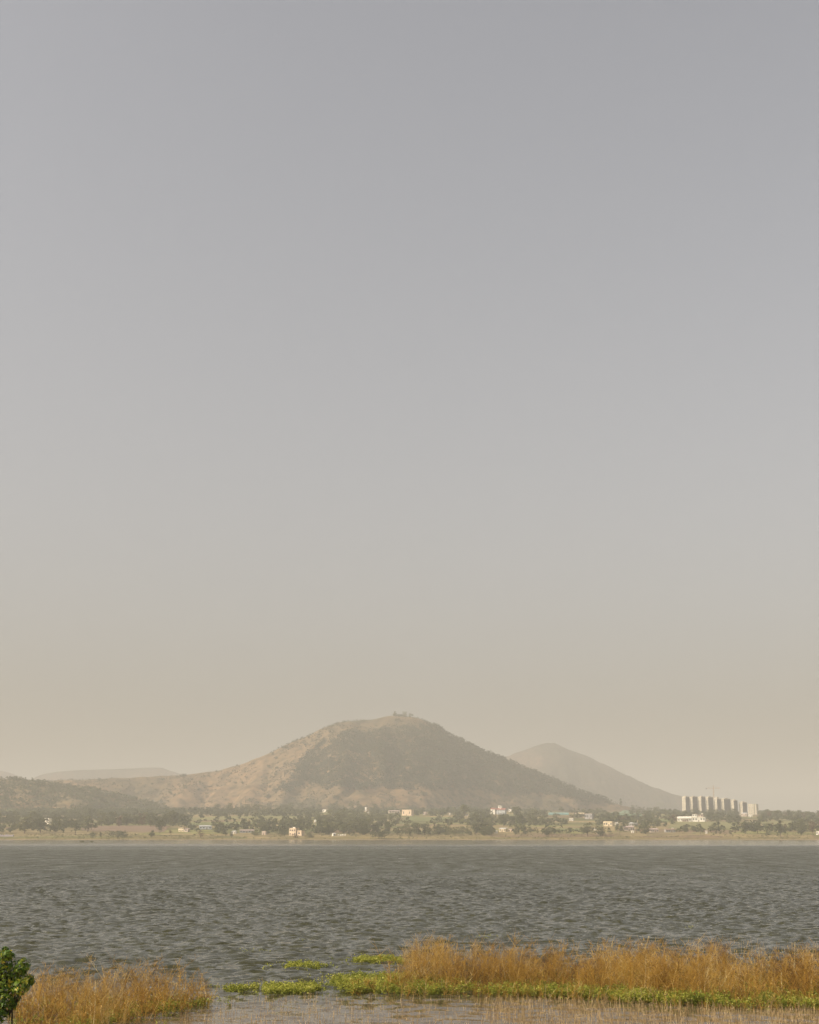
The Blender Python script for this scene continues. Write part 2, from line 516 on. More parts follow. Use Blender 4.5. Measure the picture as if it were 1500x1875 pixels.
# ------------------------------------------------------------------ water
def mat_water():
    m, t = nt('lake_water')
    g = N(t, 'ShaderNodeNewGeometry')
    sp = N(t, 'ShaderNodeSeparateXYZ'); t.links.new(g.outputs['Position'], sp.inputs[0])
    # wave slope strength along the lake: modelled waves near, unresolved ripples beyond
    mr = N(t, 'ShaderNodeMapRange', interpolation_type='SMOOTHSTEP'); mr.inputs[1].default_value = 95; mr.inputs[2].default_value = 240
    mr.inputs[3].default_value = 0.85; mr.inputs[4].default_value = 1.4
    t.links.new(sp.outputs['Y'], mr.inputs[0])
    # calmer water towards the far shore, broken by slicks
    sl = noise_tex(t, 0.004, 3, stretch=(0.35, 1, 1))
    off = N(t, 'ShaderNodeMath', operation='MULTIPLY_ADD'); off.inputs[1].default_value = 700.0
    t.links.new(sl.outputs['Fac'], off.inputs[0]); t.links.new(sp.outputs['Y'], off.inputs[2])
    mr2 = N(t, 'ShaderNodeMapRange', interpolation_type='SMOOTHSTEP'); mr2.inputs[1].default_value = 760; mr2.inputs[2].default_value = 1080
    mr2.inputs[3].default_value = 1.0; mr2.inputs[4].default_value = 0.09
    t.links.new(off.outputs[0], mr2.inputs[0])
    gu = noise_tex(t, 0.03, 4, stretch=(0.45, 1, 1))
    mr3 = N(t, 'ShaderNodeMapRange'); mr3.inputs[1].default_value = 0.3; mr3.inputs[2].default_value = 0.7; mr3.inputs[3].default_value = 0.72; mr3.inputs[4].default_value = 1.2
    t.links.new(gu.outputs['Fac'], mr3.inputs[0])
    lee = N(t, 'ShaderNodeMapRange', interpolation_type='SMOOTHSTEP'); lee.inputs[1].default_value = 34; lee.inputs[2].default_value = 43; lee.inputs[3].default_value = 0.22
    t.links.new(sp.outputs['Y'], lee.inputs[0])
    a0 = N(t, 'ShaderNodeMath', operation='MULTIPLY'); t.links.new(mr.outputs[0], a0.inputs[0]); t.links.new(lee.outputs[0], a0.inputs[1])
    a1 = N(t, 'ShaderNodeMath', operation='MULTIPLY'); t.links.new(a0.outputs[0], a1.inputs[0]); t.links.new(mr2.outputs[0], a1.inputs[1])
    a2a = N(t, 'ShaderNodeMath', operation='MULTIPLY'); t.links.new(a1.outputs[0], a2a.inputs[0]); t.links.new(mr3.outputs[0], a2a.inputs[1])
    # wave groups running down the lake
    wg = noise_tex(t, 1.0, 5, stretch=(0.42, 0.075, 1))
    mr4 = N(t, 'ShaderNodeMapRange'); mr4.inputs[1].default_value = 0.32; mr4.inputs[2].default_value = 0.68; mr4.inputs[3].default_value = 0.66; mr4.inputs[4].default_value = 1.3
    t.links.new(wg.outputs['Fac'], mr4.inputs[0])
    a2 = N(t, 'ShaderNodeMath', operation='MULTIPLY'); t.links.new(a2a.outputs[0], a2.inputs[0]); t.links.new(mr4.outputs[0], a2.inputs[1])
    n1 = noise_tex(t, 2.5, 3, stretch=(1.0, 0.5, 1))
    n2 = noise_tex(t, 0.16, 3, stretch=(0.5, 1.3, 1))
    av = N(t, 'ShaderNodeMixRGB'); av.inputs[0].default_value = 0.12
    t.links.new(n1.outputs['Color'], av.inputs[1]); t.links.new(n2.outputs['Color'], av.inputs[2])
    sb = N(t, 'ShaderNodeVectorMath', operation='SUBTRACT'); sb.inputs[1].default_value = (0.5, 0.5, 0.5)   # centred slopes
    t.links.new(av.outputs[0], sb.inputs[0])
    fl = N(t, 'ShaderNodeVectorMath', operation='MULTIPLY'); fl.inputs[1].default_value = (1.4, 2.0, 0.0)
    t.links.new(sb.outputs[0], fl.inputs[0])
    sc = N(t, 'ShaderNodeVectorMath', operation='SCALE')
    t.links.new(fl.outputs[0], sc.inputs[0]); t.links.new(a2.outputs[0], sc.inputs['Scale'])
    ad = N(t, 'ShaderNodeVectorMath', operation='ADD')
    t.links.new(g.outputs['Normal'], ad.inputs[0]); t.links.new(sc.outputs[0], ad.inputs[1])
    nm = N(t, 'ShaderNodeVectorMath', operation='NORMALIZE'); t.links.new(ad.outputs[0], nm.inputs[0])
    # muddy shallows near the bank, deeper olive water beyond
    sh = N(t, 'ShaderNodeMapRange', interpolation_type='SMOOTHSTEP'); sh.inputs[1].default_value = 33; sh.inputs[2].default_value = 41
    t.links.new(sp.outputs['Y'], sh.inputs[0])
    body = mixc(t, (0.105, 0.080, 0.046), (0.043, 0.043, 0.019), sh.outputs[0])
    p = surf(t, body, 0.10, 0.5)
    p.inputs['IOR'].default_value = 1.33
    ry = N(t, 'ShaderNodeMapRange', interpolation_type='SMOOTHSTEP'); ry.inputs[1].default_value = 50; ry.inputs[2].default_value = 210; ry.inputs[3].default_value = 0.06; ry.inputs[4].default_value = 0.31
    t.links.new(sp.outputs['Y'], ry.inputs[0])
    rm_ = N(t, 'ShaderNodeMath', operation='MULTIPLY'); t.links.new(ry.outputs[0], rm_.inputs[0]); t.links.new(mr2.outputs[0], rm_.inputs[1])
    rr = N(t, 'ShaderNodeMath', operation='MULTIPLY_ADD'); t.links.new(rm_.outputs[0], rr.inputs[0]); t.links.new(mr4.outputs[0], rr.inputs[1]); rr.inputs[2].default_value = 0.06
    t.links.new(rr.outputs[0], p.inputs['Roughness'])
    t.links.new(nm.outputs[0], p.inputs['Normal'])
    return m
M['water'] = mat_water()

def build_water():
    s_mid = np.linspace(-1.12, 1.12, 360)
    s = np.concatenate([[-400, -60, -12, -4, -2, -1.4, -1.2], s_mid, [1.2, 1.4, 2, 4, 12, 60, 400]])
    ys = [26.0]
    while ys[-1] < 240:
        ys.append(ys[-1] + 0.085 * (ys[-1] / 30) ** 0.95)
    far = list(np.geomspace(ys[-1] * 1.02, 1560, 46))
    y = np.array([14.0, 20.0] + ys + far)
    S, Y = np.meshgrid(s, y)
    X = S * (0.315 * np.clip(Y, 20, 245) + 2.0)
    X = np.where(np.abs(S) > 390, np.sign(S) * 10500, X)
    amp = np.clip((1.16 - np.abs(S)) / 0.08, 0, 1) * np.clip((Y - 25) / 3, 0, 1) * np.clip((238 - Y) / 120, 0, 1)
    px, py = project(X, Y, 0 * X)
    # sheltered water among and in front of the plants
    calm = np.clip((Y - 36.5 + 2.5 * (fbm(X / 6, Y / 3, 3) - 0.5)) / 6.0, 0.22, 1)
    gust = 0.75 + 0.5 * fbm(X / 14, Y / 9, 3)
    Z = np.zeros_like(X)
    wx = X + 0.4 * (fbm(X / 1.1, Y / 1.1, 2) - 0.5); wy = Y + 0.4 * (fbm(X / 1.1 + 50, Y / 1.3 + 9, 2) - 0.5)
    rw = np.random.default_rng(5)
    for i in range(40):
        lam = 0.45 * (0.95 / 0.45) ** rw.random()
        th = R(-90 + rw.normal(0, 36))
        k = 2 * math.pi / lam
        a = 0.0070 * lam
        ph = rw.random() * 6.28
        q = np.sin(k * (wx * math.cos(th) + wy * math.sin(th)) + ph)
        Z += a * (q + 0.25 * q * q)
    Z *= amp * calm * gust * 1.5
    v = np.stack([X, Y, Z], -1).reshape(-1, 3)
    nx, ny = len(s), len(y)
    i = np.arange(nx - 1)[None, :] + np.arange(ny - 1)[:, None] * nx
    f = np.stack([i, i + 1, i + 1 + nx, i + nx], -1).reshape(-1, 4)
    o = mobj('lake_water', np_mesh('lake_water', v, f, M['water'], smooth=True))
    tag(o, 'wide grey green lake ruffled by wind', 'lake', kind='structure')
build_water()

# ------------------------------------------------------------------ foliage meshes
def frames(nrm):
    """orthonormal tangent frames for (n,3) normals with a random spin"""
    nrm = nrm / np.maximum(np.linalg.norm(nrm, axis=1, keepdims=True), 1e-9)
    r = rng.normal(size=nrm.shape)
    u = np.cross(nrm, r); u /= np.maximum(np.linalg.norm(u, axis=1, keepdims=True), 1e-9)
    return u, np.cross(nrm, u)
def leaf_quads(c, nrm, size, aspect=0.6):
    u, w = frames(nrm)
    size = np.asarray(size)[:, None] if np.ndim(size) else size
    a = c - u * size; b = c - w * size * aspect; d = c + u * size; e = c + w * size * aspect
    v = np.stack([a, b, d, e], 1).reshape(-1, 3)
    f = np.arange(len(c) * 4).reshape(-1, 4)
    return v, f
def crown_points(h, w, kind, nl, nq, r):
    """clumps of leaf-sized faces: lobes spread through the crown, faces on each lobe"""
    C, Nn = [], []
    for i in range(nl):
        a = r.random() * 6.283
        if kind == 'round':
            t = r.random() ** 0.7; zc = h * (0.11 + 0.74 * r.random())
            rr = w * 0.36 * t * math.sqrt(max(0.12, 1 - ((zc / h - 0.48) / 0.5) ** 2)); lr = w * (0.13 + 0.10 * r.random())
        elif kind == 'tall':
            zc = h * (0.28 + 0.66 * r.random()); rr = w * 0.26 * r.random() * (1.15 - zc / h * 0.6); lr = w * (0.14 + 0.1 * r.random())
        elif kind == 'spread':
            zc = h * (0.62 + 0.26 * r.random()); rr = w * 0.40 * math.sqrt(r.random()); lr = w * (0.09 + 0.08 * r.random())
        elif kind == 'shrub':
            zc = h * (0.15 + 0.58 * r.random()); rr = w * 0.36 * math.sqrt(r.random()); lr = min(w, 2 * h) * (0.12 + 0.10 * r.random())
        c0 = np.array([rr * math.cos(a), rr * math.sin(a), zc])
        d = r.normal(size=(nq, 3)); d /= np.linalg.norm(d, axis=1, keepdims=True)
        d[:, 2] = np.where(d[:, 2] < -0.45, -d[:, 2], d[:, 2])
        k = lr * (0.65 + 0.5 * r.random((nq, 1)))
        C.append(c0 + d * k * np.array([1, 1, 0.8])); Nn.append(d + 0.45 * r.normal(size=(nq, 3)))
    return np.concatenate(C), np.concatenate(Nn)
def tree_proto(name, kind, h, w, nl, nq, ls, mat, seed):
    r = np.random.default_rng(seed)
    c, n = crown_points(h, w, kind, nl, nq, r)
    v, f = leaf_quads(c, n, ls * (0.6 + 0.8 * r.random(len(c))), 0.65)
    crown = np_mesh(name + '_crown', v, f, mat, tint=np.repeat(r.random(nl), nq) * 0.5 + 0.5 * r.random(nl * nq))
    b = MB()
    top = h * (0.62 if kind != 'shrub' else 0.4); tr = max(0.05, h * 0.022)
    lean = (r.random() - 0.5) * w * 0.1
    b.tube([(0, 0, -0.4), (lean * .3, 0, top * .35), (lean, 0.02 * h, top * .7), (lean * 1.2, 0, top)], [tr * 1.25, tr, tr * .75, tr * .35], 6)
    for i in range(6):
        a = r.random() * 6.28; z0 = top * (0.35 + 0.45 * r.random()); L = w * (0.26 + 0.14 * r.random())
        p0 = Vector((lean * z0 / top, 0, z0))
        p2 = p0 + Vector((math.cos(a) * L, math.sin(a) * L, h * 0.16))
        b.tube([p0, (p0 + p2) / 2 + Vector((0, 0, h * .02)), p2], [tr * .5, tr * .35, tr * .15], 4)
    return crown, b.mesh(name + '_trunk', M['bark'])
PROTO = {}
def add_proto(key, *a):
    PROTO.setdefault(key, []).append(tree_proto(key, *a))
# unit height 10 m, scaled per tree
for k in range(4): add_proto('round', 'round', 10, 10, 22, 34, 0.42, M['leaf_far'], 100 + k)
for k in range(3): add_proto('pale', 'round', 10, 10, 20, 28, 0.42, M['leaf_pale'], 120 + k)
for k in range(3): add_proto('tall', 'tall', 10, 5.0, 20, 26, 0.36, M['leaf_far'], 140 + k)
for k in range(2): add_proto('spread', 'spread', 10, 13, 22, 26, 0.42, M['leaf_far'], 160 + k)
for k in range(3): add_proto('shrub', 'shrub', 10, 18, 22, 30, 0.55, M['leaf_far'], 180 + k)
for k in range(2): add_proto('rust', 'round', 10, 10, 18, 24, 0.38, M['leaf_rust'], 190 + k)
PW = {'round': 10, 'pale': 10, 'tall': 5.0, 'spread': 13, 'shrub': 18, 'rust': 10}
_rt = np.random.default_rng(77)
def plant(key, X, Y, Z, h, w, label, group, name='tree', cat='tree'):
    crown, trunk = PROTO[key][_rt.integers(len(PROTO[key]))]
    root = empty(name, (X, Y, Z), _rt.random() * 6.28)
    root.scale = (w / PW[key], w / PW[key], h / 10)
    tag(root, label, cat, group)
    mobj('trunk', trunk, root); mobj('crown', crown, root)
    return root
def px_m(Y):        # metres per photo pixel at depth Y near the horizon
    return Y / (FPX * 1.05)

# ------------------------------------------------------------------ woodland masses (stuff)
KEEP = []   # photo outlines of buildings: no wild tree stands right in front of them
def clear_of(px, py):
    m = np.ones(len(px), bool)
    for (x0, x1, yt, yb) in KEEP:
        m &= ~((px > x0 - 3) & (px < x1 + 3) & (py > yb - 4) & (py < yb + 11))
    return m
FIELDS = [(6, 42, 1482, 1488), (-20, 135, 1507, 1512), (150, 310, 1512, 1524), (345, 470, 1505, 1512), (350, 560, 1495, 1503), (735, 838, 1495, 1503), (1000, 1062, 1517, 1521), (930, 960, 1490, 1497), (1112, 1176, 1488, 1494), (1196, 1236, 1499, 1506), (1222, 1350, 1506, 1518), (1396, 1460, 1504, 1514)]
KEEP += [(81, 93, 1499, 1509), (327, 345, 1514, 1523), (364, 388, 1512, 1518.5), (424, 466, 1520, 1526), (480, 488, 1522, 1528), (530, 557, 1517, 1530), (608, 634, 1524, 1531), (575, 580, 1504, 1509), (591, 599, 1481, 1487), (667, 677, 1478, 1490), (711, 758, 1483, 1493), (775, 782, 1487, 1492), (822, 826, 1488, 1493), (850, 857, 1491, 1494), (900, 939, 1470, 1489), (907, 941, 1517, 1524), (1004, 1042, 1486, 1492), (1043, 1088, 1488, 1502), (1088, 1093, 1516, 1520), (1105, 1135, 1504, 1512), (1141, 1169, 1507, 1523), (1190, 1237, 1516, 1524), (1241, 1294, 1487, 1504), (1292, 1297, 1520, 1527), (1356, 1386, 1470, 1495), (1246, 1358, 1458, 1480), (1496, 1503, 1521, 1529)]
def mass(name, pts, hs, mat, label, cat, nl=5, nq=7, aspect=1.05, kind='round'):
    """many small crowns joined: pts (n,3) feet, hs heights"""
    V, Tn = [], []
    lib = []
    for k in range(12):
        r = np.random.default_rng(900 + k)
        c, n = crown_points(1.0, aspect, kind, nl, nq, r)
        v, f = leaf_quads(c, n, 0.10 * (0.7 + 0.7 * r.random(len(c))) * (1.0 if nq > 6 else 1.35), 0.7)
        lib.append(v)
    for p, h in zip(pts, hs):
        v = lib[int(_rt.integers(12))]
        a = _rt.random() * 6.28; ca, sa = math.cos(a), math.sin(a)
        x = v[:, 0] * ca - v[:, 1] * sa; y = v[:, 0] * sa + v[:, 1] * ca
        V.append(np.stack([x * h + p[0], y * h + p[1], v[:, 2] * h * 0.92 + p[2] - 0.12 * h], -1))
        Tn.append(np.clip(_rt.random() * 0.6 + 0.4 * _rt.random(len(v) // 4), 0, 1))
    V = np.concatenate(V); Tn = np.concatenate(Tn)
    F = np.arange(len(V)).reshape(-1, 4)
    o = mobj(name, np_mesh(name, V, F, mat, tint=Tn))
    return tag(o, label, cat, kind='stuff')
def scatter_px(polys, n, x0, x1, y0, y1, dens=None, hfun=H, seed=1):
    r = np.random.default_rng(seed)
    X = r.uniform(x0, x1, n); Y = r.uniform(y0, y1, n)
    Z = hfun(X, Y)
    px, py = project(X, Y, Z)
    m = np.zeros(n, bool)
    jx = px + 26 * (fbm(X / 60, Y / 60, 3) - 0.5); jy = py + 16 * (fbm(X / 60 + 70, Y / 60, 3) - 0.5)
    for poly in polys: m |= in_poly(jx, jy, poly)
    if dens is not None: m &= r.random(n) < dens(X, Y, px, py)
    m &= clear_of(px, py)
    thin = r.random(n) < 0.88
    for (x0, x1, y0_, y1_) in FIELDS: m &= ~((px > x0) & (px < x1) & (py > y0_ + .5) & (py < y1_ + 2) & thin)
    return np.stack([X, Y, Z], -1)[m], px[m], py[m]

hill_main = lambda x, y: HILLS['main'].h(x, y)
forest_poly = [(498, 1448), (520, 1432), (545, 1412), (556, 1388), (585, 1364), (622, 1354), (640, 1340), (690, 1340), (742, 1334), (770, 1326), (800, 1330), (822, 1340), (850, 1357), (880, 1370), (920, 1387), (950, 1400), (1000, 1420), (1050, 1442), (1100, 1462), (1120, 1472), (1060, 1466), (1020, 1456), (965, 1452), (900, 1451), (868, 1444), (850, 1451), (806, 1446), (760, 1447), (735, 1440), (715, 1446), (690, 1440), (660, 1448), (625, 1438), (600, 1449), (560, 1436), (530, 1448)]
P, px, py = scatter_px([forest_poly], 40000, -330, 480, 2650, 3352, dens=lambda X, Y, a, b: np.clip(1.5 - 0.9 * (b < 1356) * (a < 800), 0.25, 1), hfun=hill_main, seed=4)
hs = np.random.default_rng(5).uniform(6.5, 12.0, len(P))
mass('hill_woodland', P, hs, M['leaf_hill'], 'dense dark woodland covering the flank of the grassy hill', 'woodland', nl=3, nq=7)
print('forest', len(P))
outer = [(798 + (x - 798) * 1.13 - 6, 1405 + (y - 1405) * 1.16) for x, y in forest_poly]
P, px, py = scatter_px([outer], 16000, -400, 480, 2560, 3352, dens=lambda X, Y, a, b: np.where(fbm(X / 30 + 5, Y / 40, 4) > 0.50, 0.55, 0.05), hfun=hill_main, seed=44)
mass('forest_edge', P, np.random.default_rng(45).uniform(3, 7.5, len(P)), M['leaf_hill'], 'ragged edge of bushes where the hill woodland thins out', 'woodland', nl=3, nq=6)
# scrub thinning out above and around it
ring = [(560, 1346), (600, 1324), (640, 1314), (672, 1312), (690, 1326), (720, 1322), (726, 1306), (780, 1312), (830, 1340), (775, 1348), (640, 1358), (580, 1374)]
P, px, py = scatter_px([ring], 6500, -330, 200, 2900, 3352, dens=lambda X, Y, a, b: 0.92 * (fbm(X / 40, Y / 40) > 0.42), hfun=hill_main, seed=8)
hs = np.random.default_rng(6).uniform(2.5, 5.5, len(P))
mass('hilltop_scrub', P, hs, M['leaf_hill'], 'broken scrub between rocks just below the hill crest', 'scrub', nl=4, nq=6)
slope_poly = [(60, 1428), (250, 1424), (345, 1418), (400, 1411), (450, 1397), (490, 1380), (540, 1357), (600, 1335), (570, 1365), (545, 1400), (500, 1445), (560, 1450), (640, 1452), (760, 1452), (860, 1455), (1000, 1460), (1110, 1474), (1100, 1492), (700, 1490), (300, 1492), (200, 1480)]
def slope_dens(X, Y, a, b):
    v = fbm(X / 45 + 20, Y / 60 + 11, 4)
    lo = np.where(a < 270, 0.38, np.where(b > 1468, 0.50, 0.56))
    gl = np.abs(fbm(X / 85 + 11, Y / 260 + 11, 4) - 0.5) * 2      # drainage lines of the hill
    lo = lo - 0.16 * np.clip(1 - gl / 0.16, 0, 1)
    return np.where(v > lo, 0.75, 0.02)
P, px, py = scatter_px([slope_poly], 30000, -1000, 500, 2560, 3352, dens=slope_dens, hfun=hill_main, seed=18)
hs = np.random.default_rng(19).uniform(2.2, 6.0, len(P))
mass('slope_scrub', P, hs, M['leaf_hill'], 'patchy grey green scrub over the dry tan slopes', 'scrub', nl=4, nq=6)
print('slope scrub', len(P))
# second hill: thin scrub
P, px, py = scatter_px([[(960, 1390), (1010, 1372), (1040, 1378), (1110, 1404), (1190, 1442), (1240, 1458), (1240, 1480), (1100, 1470), (1000, 1430)]], 17000, 330, 1200, 4750, 5600, dens=lambda X, Y, a, b: 0.7 * (fbm(X / 90, Y / 90, 4) > 0.44), hfun=HILLS['second'].h, seed=9)
hs = np.random.default_rng(6).uniform(4, 8, len(P))
mass('distant_scrub', P, hs, M['leaf_hill'], 'sparse scrub on the hazy pointed hill', 'scrub', nl=3, nq=4)
# wooded low hill
wp = [(-60, 1424), (70, 1425), (140, 1430), (200, 1436), (255, 1446), (300, 1462), (330, 1480), (330, 1494), (-60, 1490)]
P, px, py = scatter_px([wp], 12000, -1100, -360, 2200, 2705, dens=lambda X, Y, a, b: np.where(fbm(X / 55, Y / 55 + 4, 4) > 0.35, 0.95, 0.2), seed=12)
hs = np.random.default_rng(13).uniform(5, 10, len(P))
mass('ridge_woodland', P, hs, M['leaf_far'], 'grey green woodland over the low hill by the dry ridge', 'woodland', nl=4, nq=6)
print('ridge wood', len(P))
# low bushes and rank grass along the waterline
def shore_dens(X, Y, a, b):
    v = fbm(X / 28 + 3, Y / 14 + 8, 4)
    return np.where(v > 0.52, 0.8, 0.10)
r_s = np.random.default_rng(61)
sx = r_s.uniform(-520, 520, 5200); sy = shore(sx) + r_s.uniform(1.5, 85, 5200) ** 1.0
keep = r_s.random(5200) < shore_dens(sx, sy, None, None)
sx, sy = sx[keep], sy[keep]; sz = G(sx, sy)
spx, spy = project(sx, sy, sz); m_ = np.ones(len(sx), bool)
for (x0, x1, yt, yb) in KEEP: m_ &= ~((spx > x0 - 2) & (spx < x1 + 2) & (spy > yb - 5) & (spy < yb + 7))
P = np.stack([sx, sy, sz], -1)[m_]
mass('shore_scrub', P, r_s.uniform(.6, 2.4, len(P)) * (0.6 + .8 * fbm(P[:, 0] / 20, P[:, 1] / 20, 2)), M['leaf_pale'], 'low bushes and rank grass along the far waterline', 'scrub', nl=3, nq=6, aspect=2.0, kind='shrub')
# lowland trees: dense hedgerow woods between the fields
def low_dens(X, Y, a, b):
    band = fbm(X / 130 + 9, Y / 55 + 3, 3)
    base = np.where(band > 0.42, 0.9, 0.10)
    base = np.where((a > 1000) & (band < 0.52), base * 0.3, base)
    base = np.where((a > 180) & (a < 330) & (b > 1513), 0.01, base)
    base = np.where((b > 1527), base * 0.3, base)
    return base
lowp = [(-60, 1478), (340, 1470), (500, 1472), (620, 1472), (740, 1478), (880, 1483), (1000, 1489), (1120, 1486), (1240, 1482), (1560, 1484), (1560, 1533), (-60, 1533)]
P, px, py = scatter_px([lowp], 22000, -950, 950, 1440, 3050, dens=low_dens, seed=15)
hs = np.random.default_rng(16).uniform(4, 10, len(P)) * np.where(fbm(P[:, 0] / 50, P[:, 1] / 50, 2) > 0.55, 1.25, 0.8)
mass('hedgerow_woods', P, hs, M['leaf_far'], 'olive green woods and hedgerows between the far fields', 'woodland', nl=5, nq=6)
print('low wood', len(P))

# ------------------------------------------------------------------ single trees (things)
TREES = [  # px x, px y of the foot, height px, width px, kind, label
    (45, 1526, 31, 40, 'round', 'large dark round tree in the grove beside the grey tarpaulin shelter'),
    (74, 1525, 28, 34, 'round', 'dark bushy tree in front of the white rooftop in the grove'),
    (101, 1524, 30, 26, 'round', 'dark upright tree ending the grove beside the white rooftop'),
    (60, 1512, 28, 34, 'pale', 'pale olive tree behind the dark grove'),
    (138, 1529, 29, 14, 'tall', 'narrow dark tree standing alone between grove and pale tree'),
    (161, 1523, 31, 34, 'pale', 'tall pale olive tree beside the narrow dark tree'),
    (168, 1532.5, 9, 20, 'shrub', 'low dark shrub near the water below the pale tree'),
    (184, 1532, 9, 7, 'tall', 'small upright bush beside the long shoreline thicket'),
    (215, 1533, 14, 46, 'shrub', 'long dark shoreline thicket below the brown field'),
    (278, 1534, 14, 13, 'round', 'small dark round tree at the water below the belt'),
    (293, 1526, 26, 20, 'round', 'dark tree in front of the tree belt by the pink house'),
    (312, 1527, 8, 10, 'rust', 'small rusty bush beside the pink two storey house'),
    (400, 1525, 22, 28, 'round', 'dark round tree between the tin shed and the low wall'),
    (368, 1534, 14, 20, 'rust', 'bare brownish tree at the water below the tin shed'),
    (424, 1534.5, 13, 9, 'tall', 'small dark upright bush on the waterline grass'),
    (465, 1530, 9, 15, 'shrub', 'dark shrub between low wall and pale hut'),
    (482, 1523, 20, 20, 'round', 'dark round tree behind the small pale hut'),
    (516, 1531, 14, 26, 'shrub', 'wide dark shrub beside the peach house'),
    (541, 1535, 8, 16, 'rust', 'brownish bush in front of the peach house'),
    (566, 1534, 10, 22, 'pale', 'light green bush on the shore beside the peach house'),
    (585, 1528, 26, 24, 'round', 'dark tree below the white water tank'),
    (602, 1528, 25, 20, 'round', 'dark tree beside the white hut with pitched roof'),
    (640, 1529, 14, 22, 'round', 'dark low tree behind the row of white tanks'),
    (667, 1529, 18, 24, 'round', 'rounded tree behind the shoreline between hut and big shrub'),
    (694, 1536.5, 17, 34, 'shrub', 'big dark shrub growing right on the waterline'),
    (1001, 1532, 14, 16, 'round', 'dark round bush at the edge of the bright green field'),
    (1076, 1531, 26, 26, 'round', 'dark tree of the pair beside the cream farmhouse, taller one'),
    (1100, 1531, 19, 34, 'round', 'dark wide tree of the pair beside the cream farmhouse, lower one'),
    (1131, 1523, 16, 12, 'round', 'small dark tree in front of the cream farmhouse'),
    (1142, 1522, 12, 9, 'round', 'smallest dark tree in front of the cream farmhouse'),
    (1140, 1507, 13, 18, 'rust', 'rust brown tree behind the cream farmhouse'),
    (1182, 1527, 18, 30, 'round', 'dark tree mass beside the feathery palms'),
    (1188, 1499, 15, 20, 'round', 'dark tree on the edge of the turquoise crop'),
    (1205, 1515, 16, 18, 'round', 'dark tree between palms and the long pink roof'),
    (1234, 1508, 18, 17, 'rust', 'brown round tree beside the big white villa'),
    (1255, 1523, 13, 14, 'round', 'dark round tree of the row below the white villa, wider one'),
    (1270, 1523, 12, 14, 'round', 'dark round tree of the row below the white villa, beside the cypress'),
    (1283, 1527, 20, 8, 'tall', 'dark slim cypress like tree below the white villa'),
    (1366, 1527, 22, 30, 'round', 'big dark tree of the shoreline pair beyond the villa, wider one'),
    (1388, 1527, 23, 26, 'round', 'big dark tree of the shoreline pair beyond the villa'),
    (1430, 1535, 33, 13, 'tall', 'tall slim tree with a bare stem near the shoreline'),
    (1467, 1528, 29, 28, 'round', 'large dark dome shaped tree near the white hut on shore'),
    (1488, 1526, 24, 22, 'rust', 'brownish tree beside the large dome shaped tree'),
    (946, 1498, 22, 24, 'round', 'dark tree beside the red roofed villa outhouse'),
    (975, 1500, 18, 30, 'round', 'dark tree clump between the red roofed villa and greenhouse'),
    (850, 1500, 28, 26, 'round', 'tall dark tree behind the crop terraces before the red roofed villa'),
    (1018, 1500, 12, 16, 'round', 'dark low tree under the turquoise greenhouse'),
    (490, 1463, 10, 15, 'round', 'lone dark round tree on the dry lower hillside'),
    (1137, 1480, 17, 9, 'tall', 'tall dark tree at the foot of the hill on the pass'),
]
for (x, yb, hp, wp_, kind, lab) in TREES:
    X, Y, Z = ground_at(x, yb)
    k = px_m(Y)
    isb = hp < 11 or kind == 'shrub'
    plant(kind, X, Y, Z - 0.1, hp * k, wp_ * k * 1.05, lab, None, 'bush' if isb else 'tree', 'bush' if isb else 'tree')
# summit trees
for (x, yb, hp, wp_, lab) in [(723.5, 1313, 12, 11, 'rounded tree on the summit, standing at the end of the crest'), (741, 1315, 14, 13, 'tallest rounded tree of the summit group'), (752, 1317, 12, 11, 'small tree leaning out at the end of the summit group'), (732, 1315, 8.5, 16, 'low bush between the summit trees'), (785, 1330, 9, 7, 'single small tree on the skyline below the summit'), (815, 1347, 10, 17, 'dark thicket on the skyline ledge below the summit')]:
    X, Z = at_plane(x, yb, 3345.0)
    k = px_m(3345)
    plant('round', float(X), 3345.0, float(min(Z, H(X, 3345.0))) - 0.5, hp * k, wp_ * k, lab, 'trees on the hill crest')
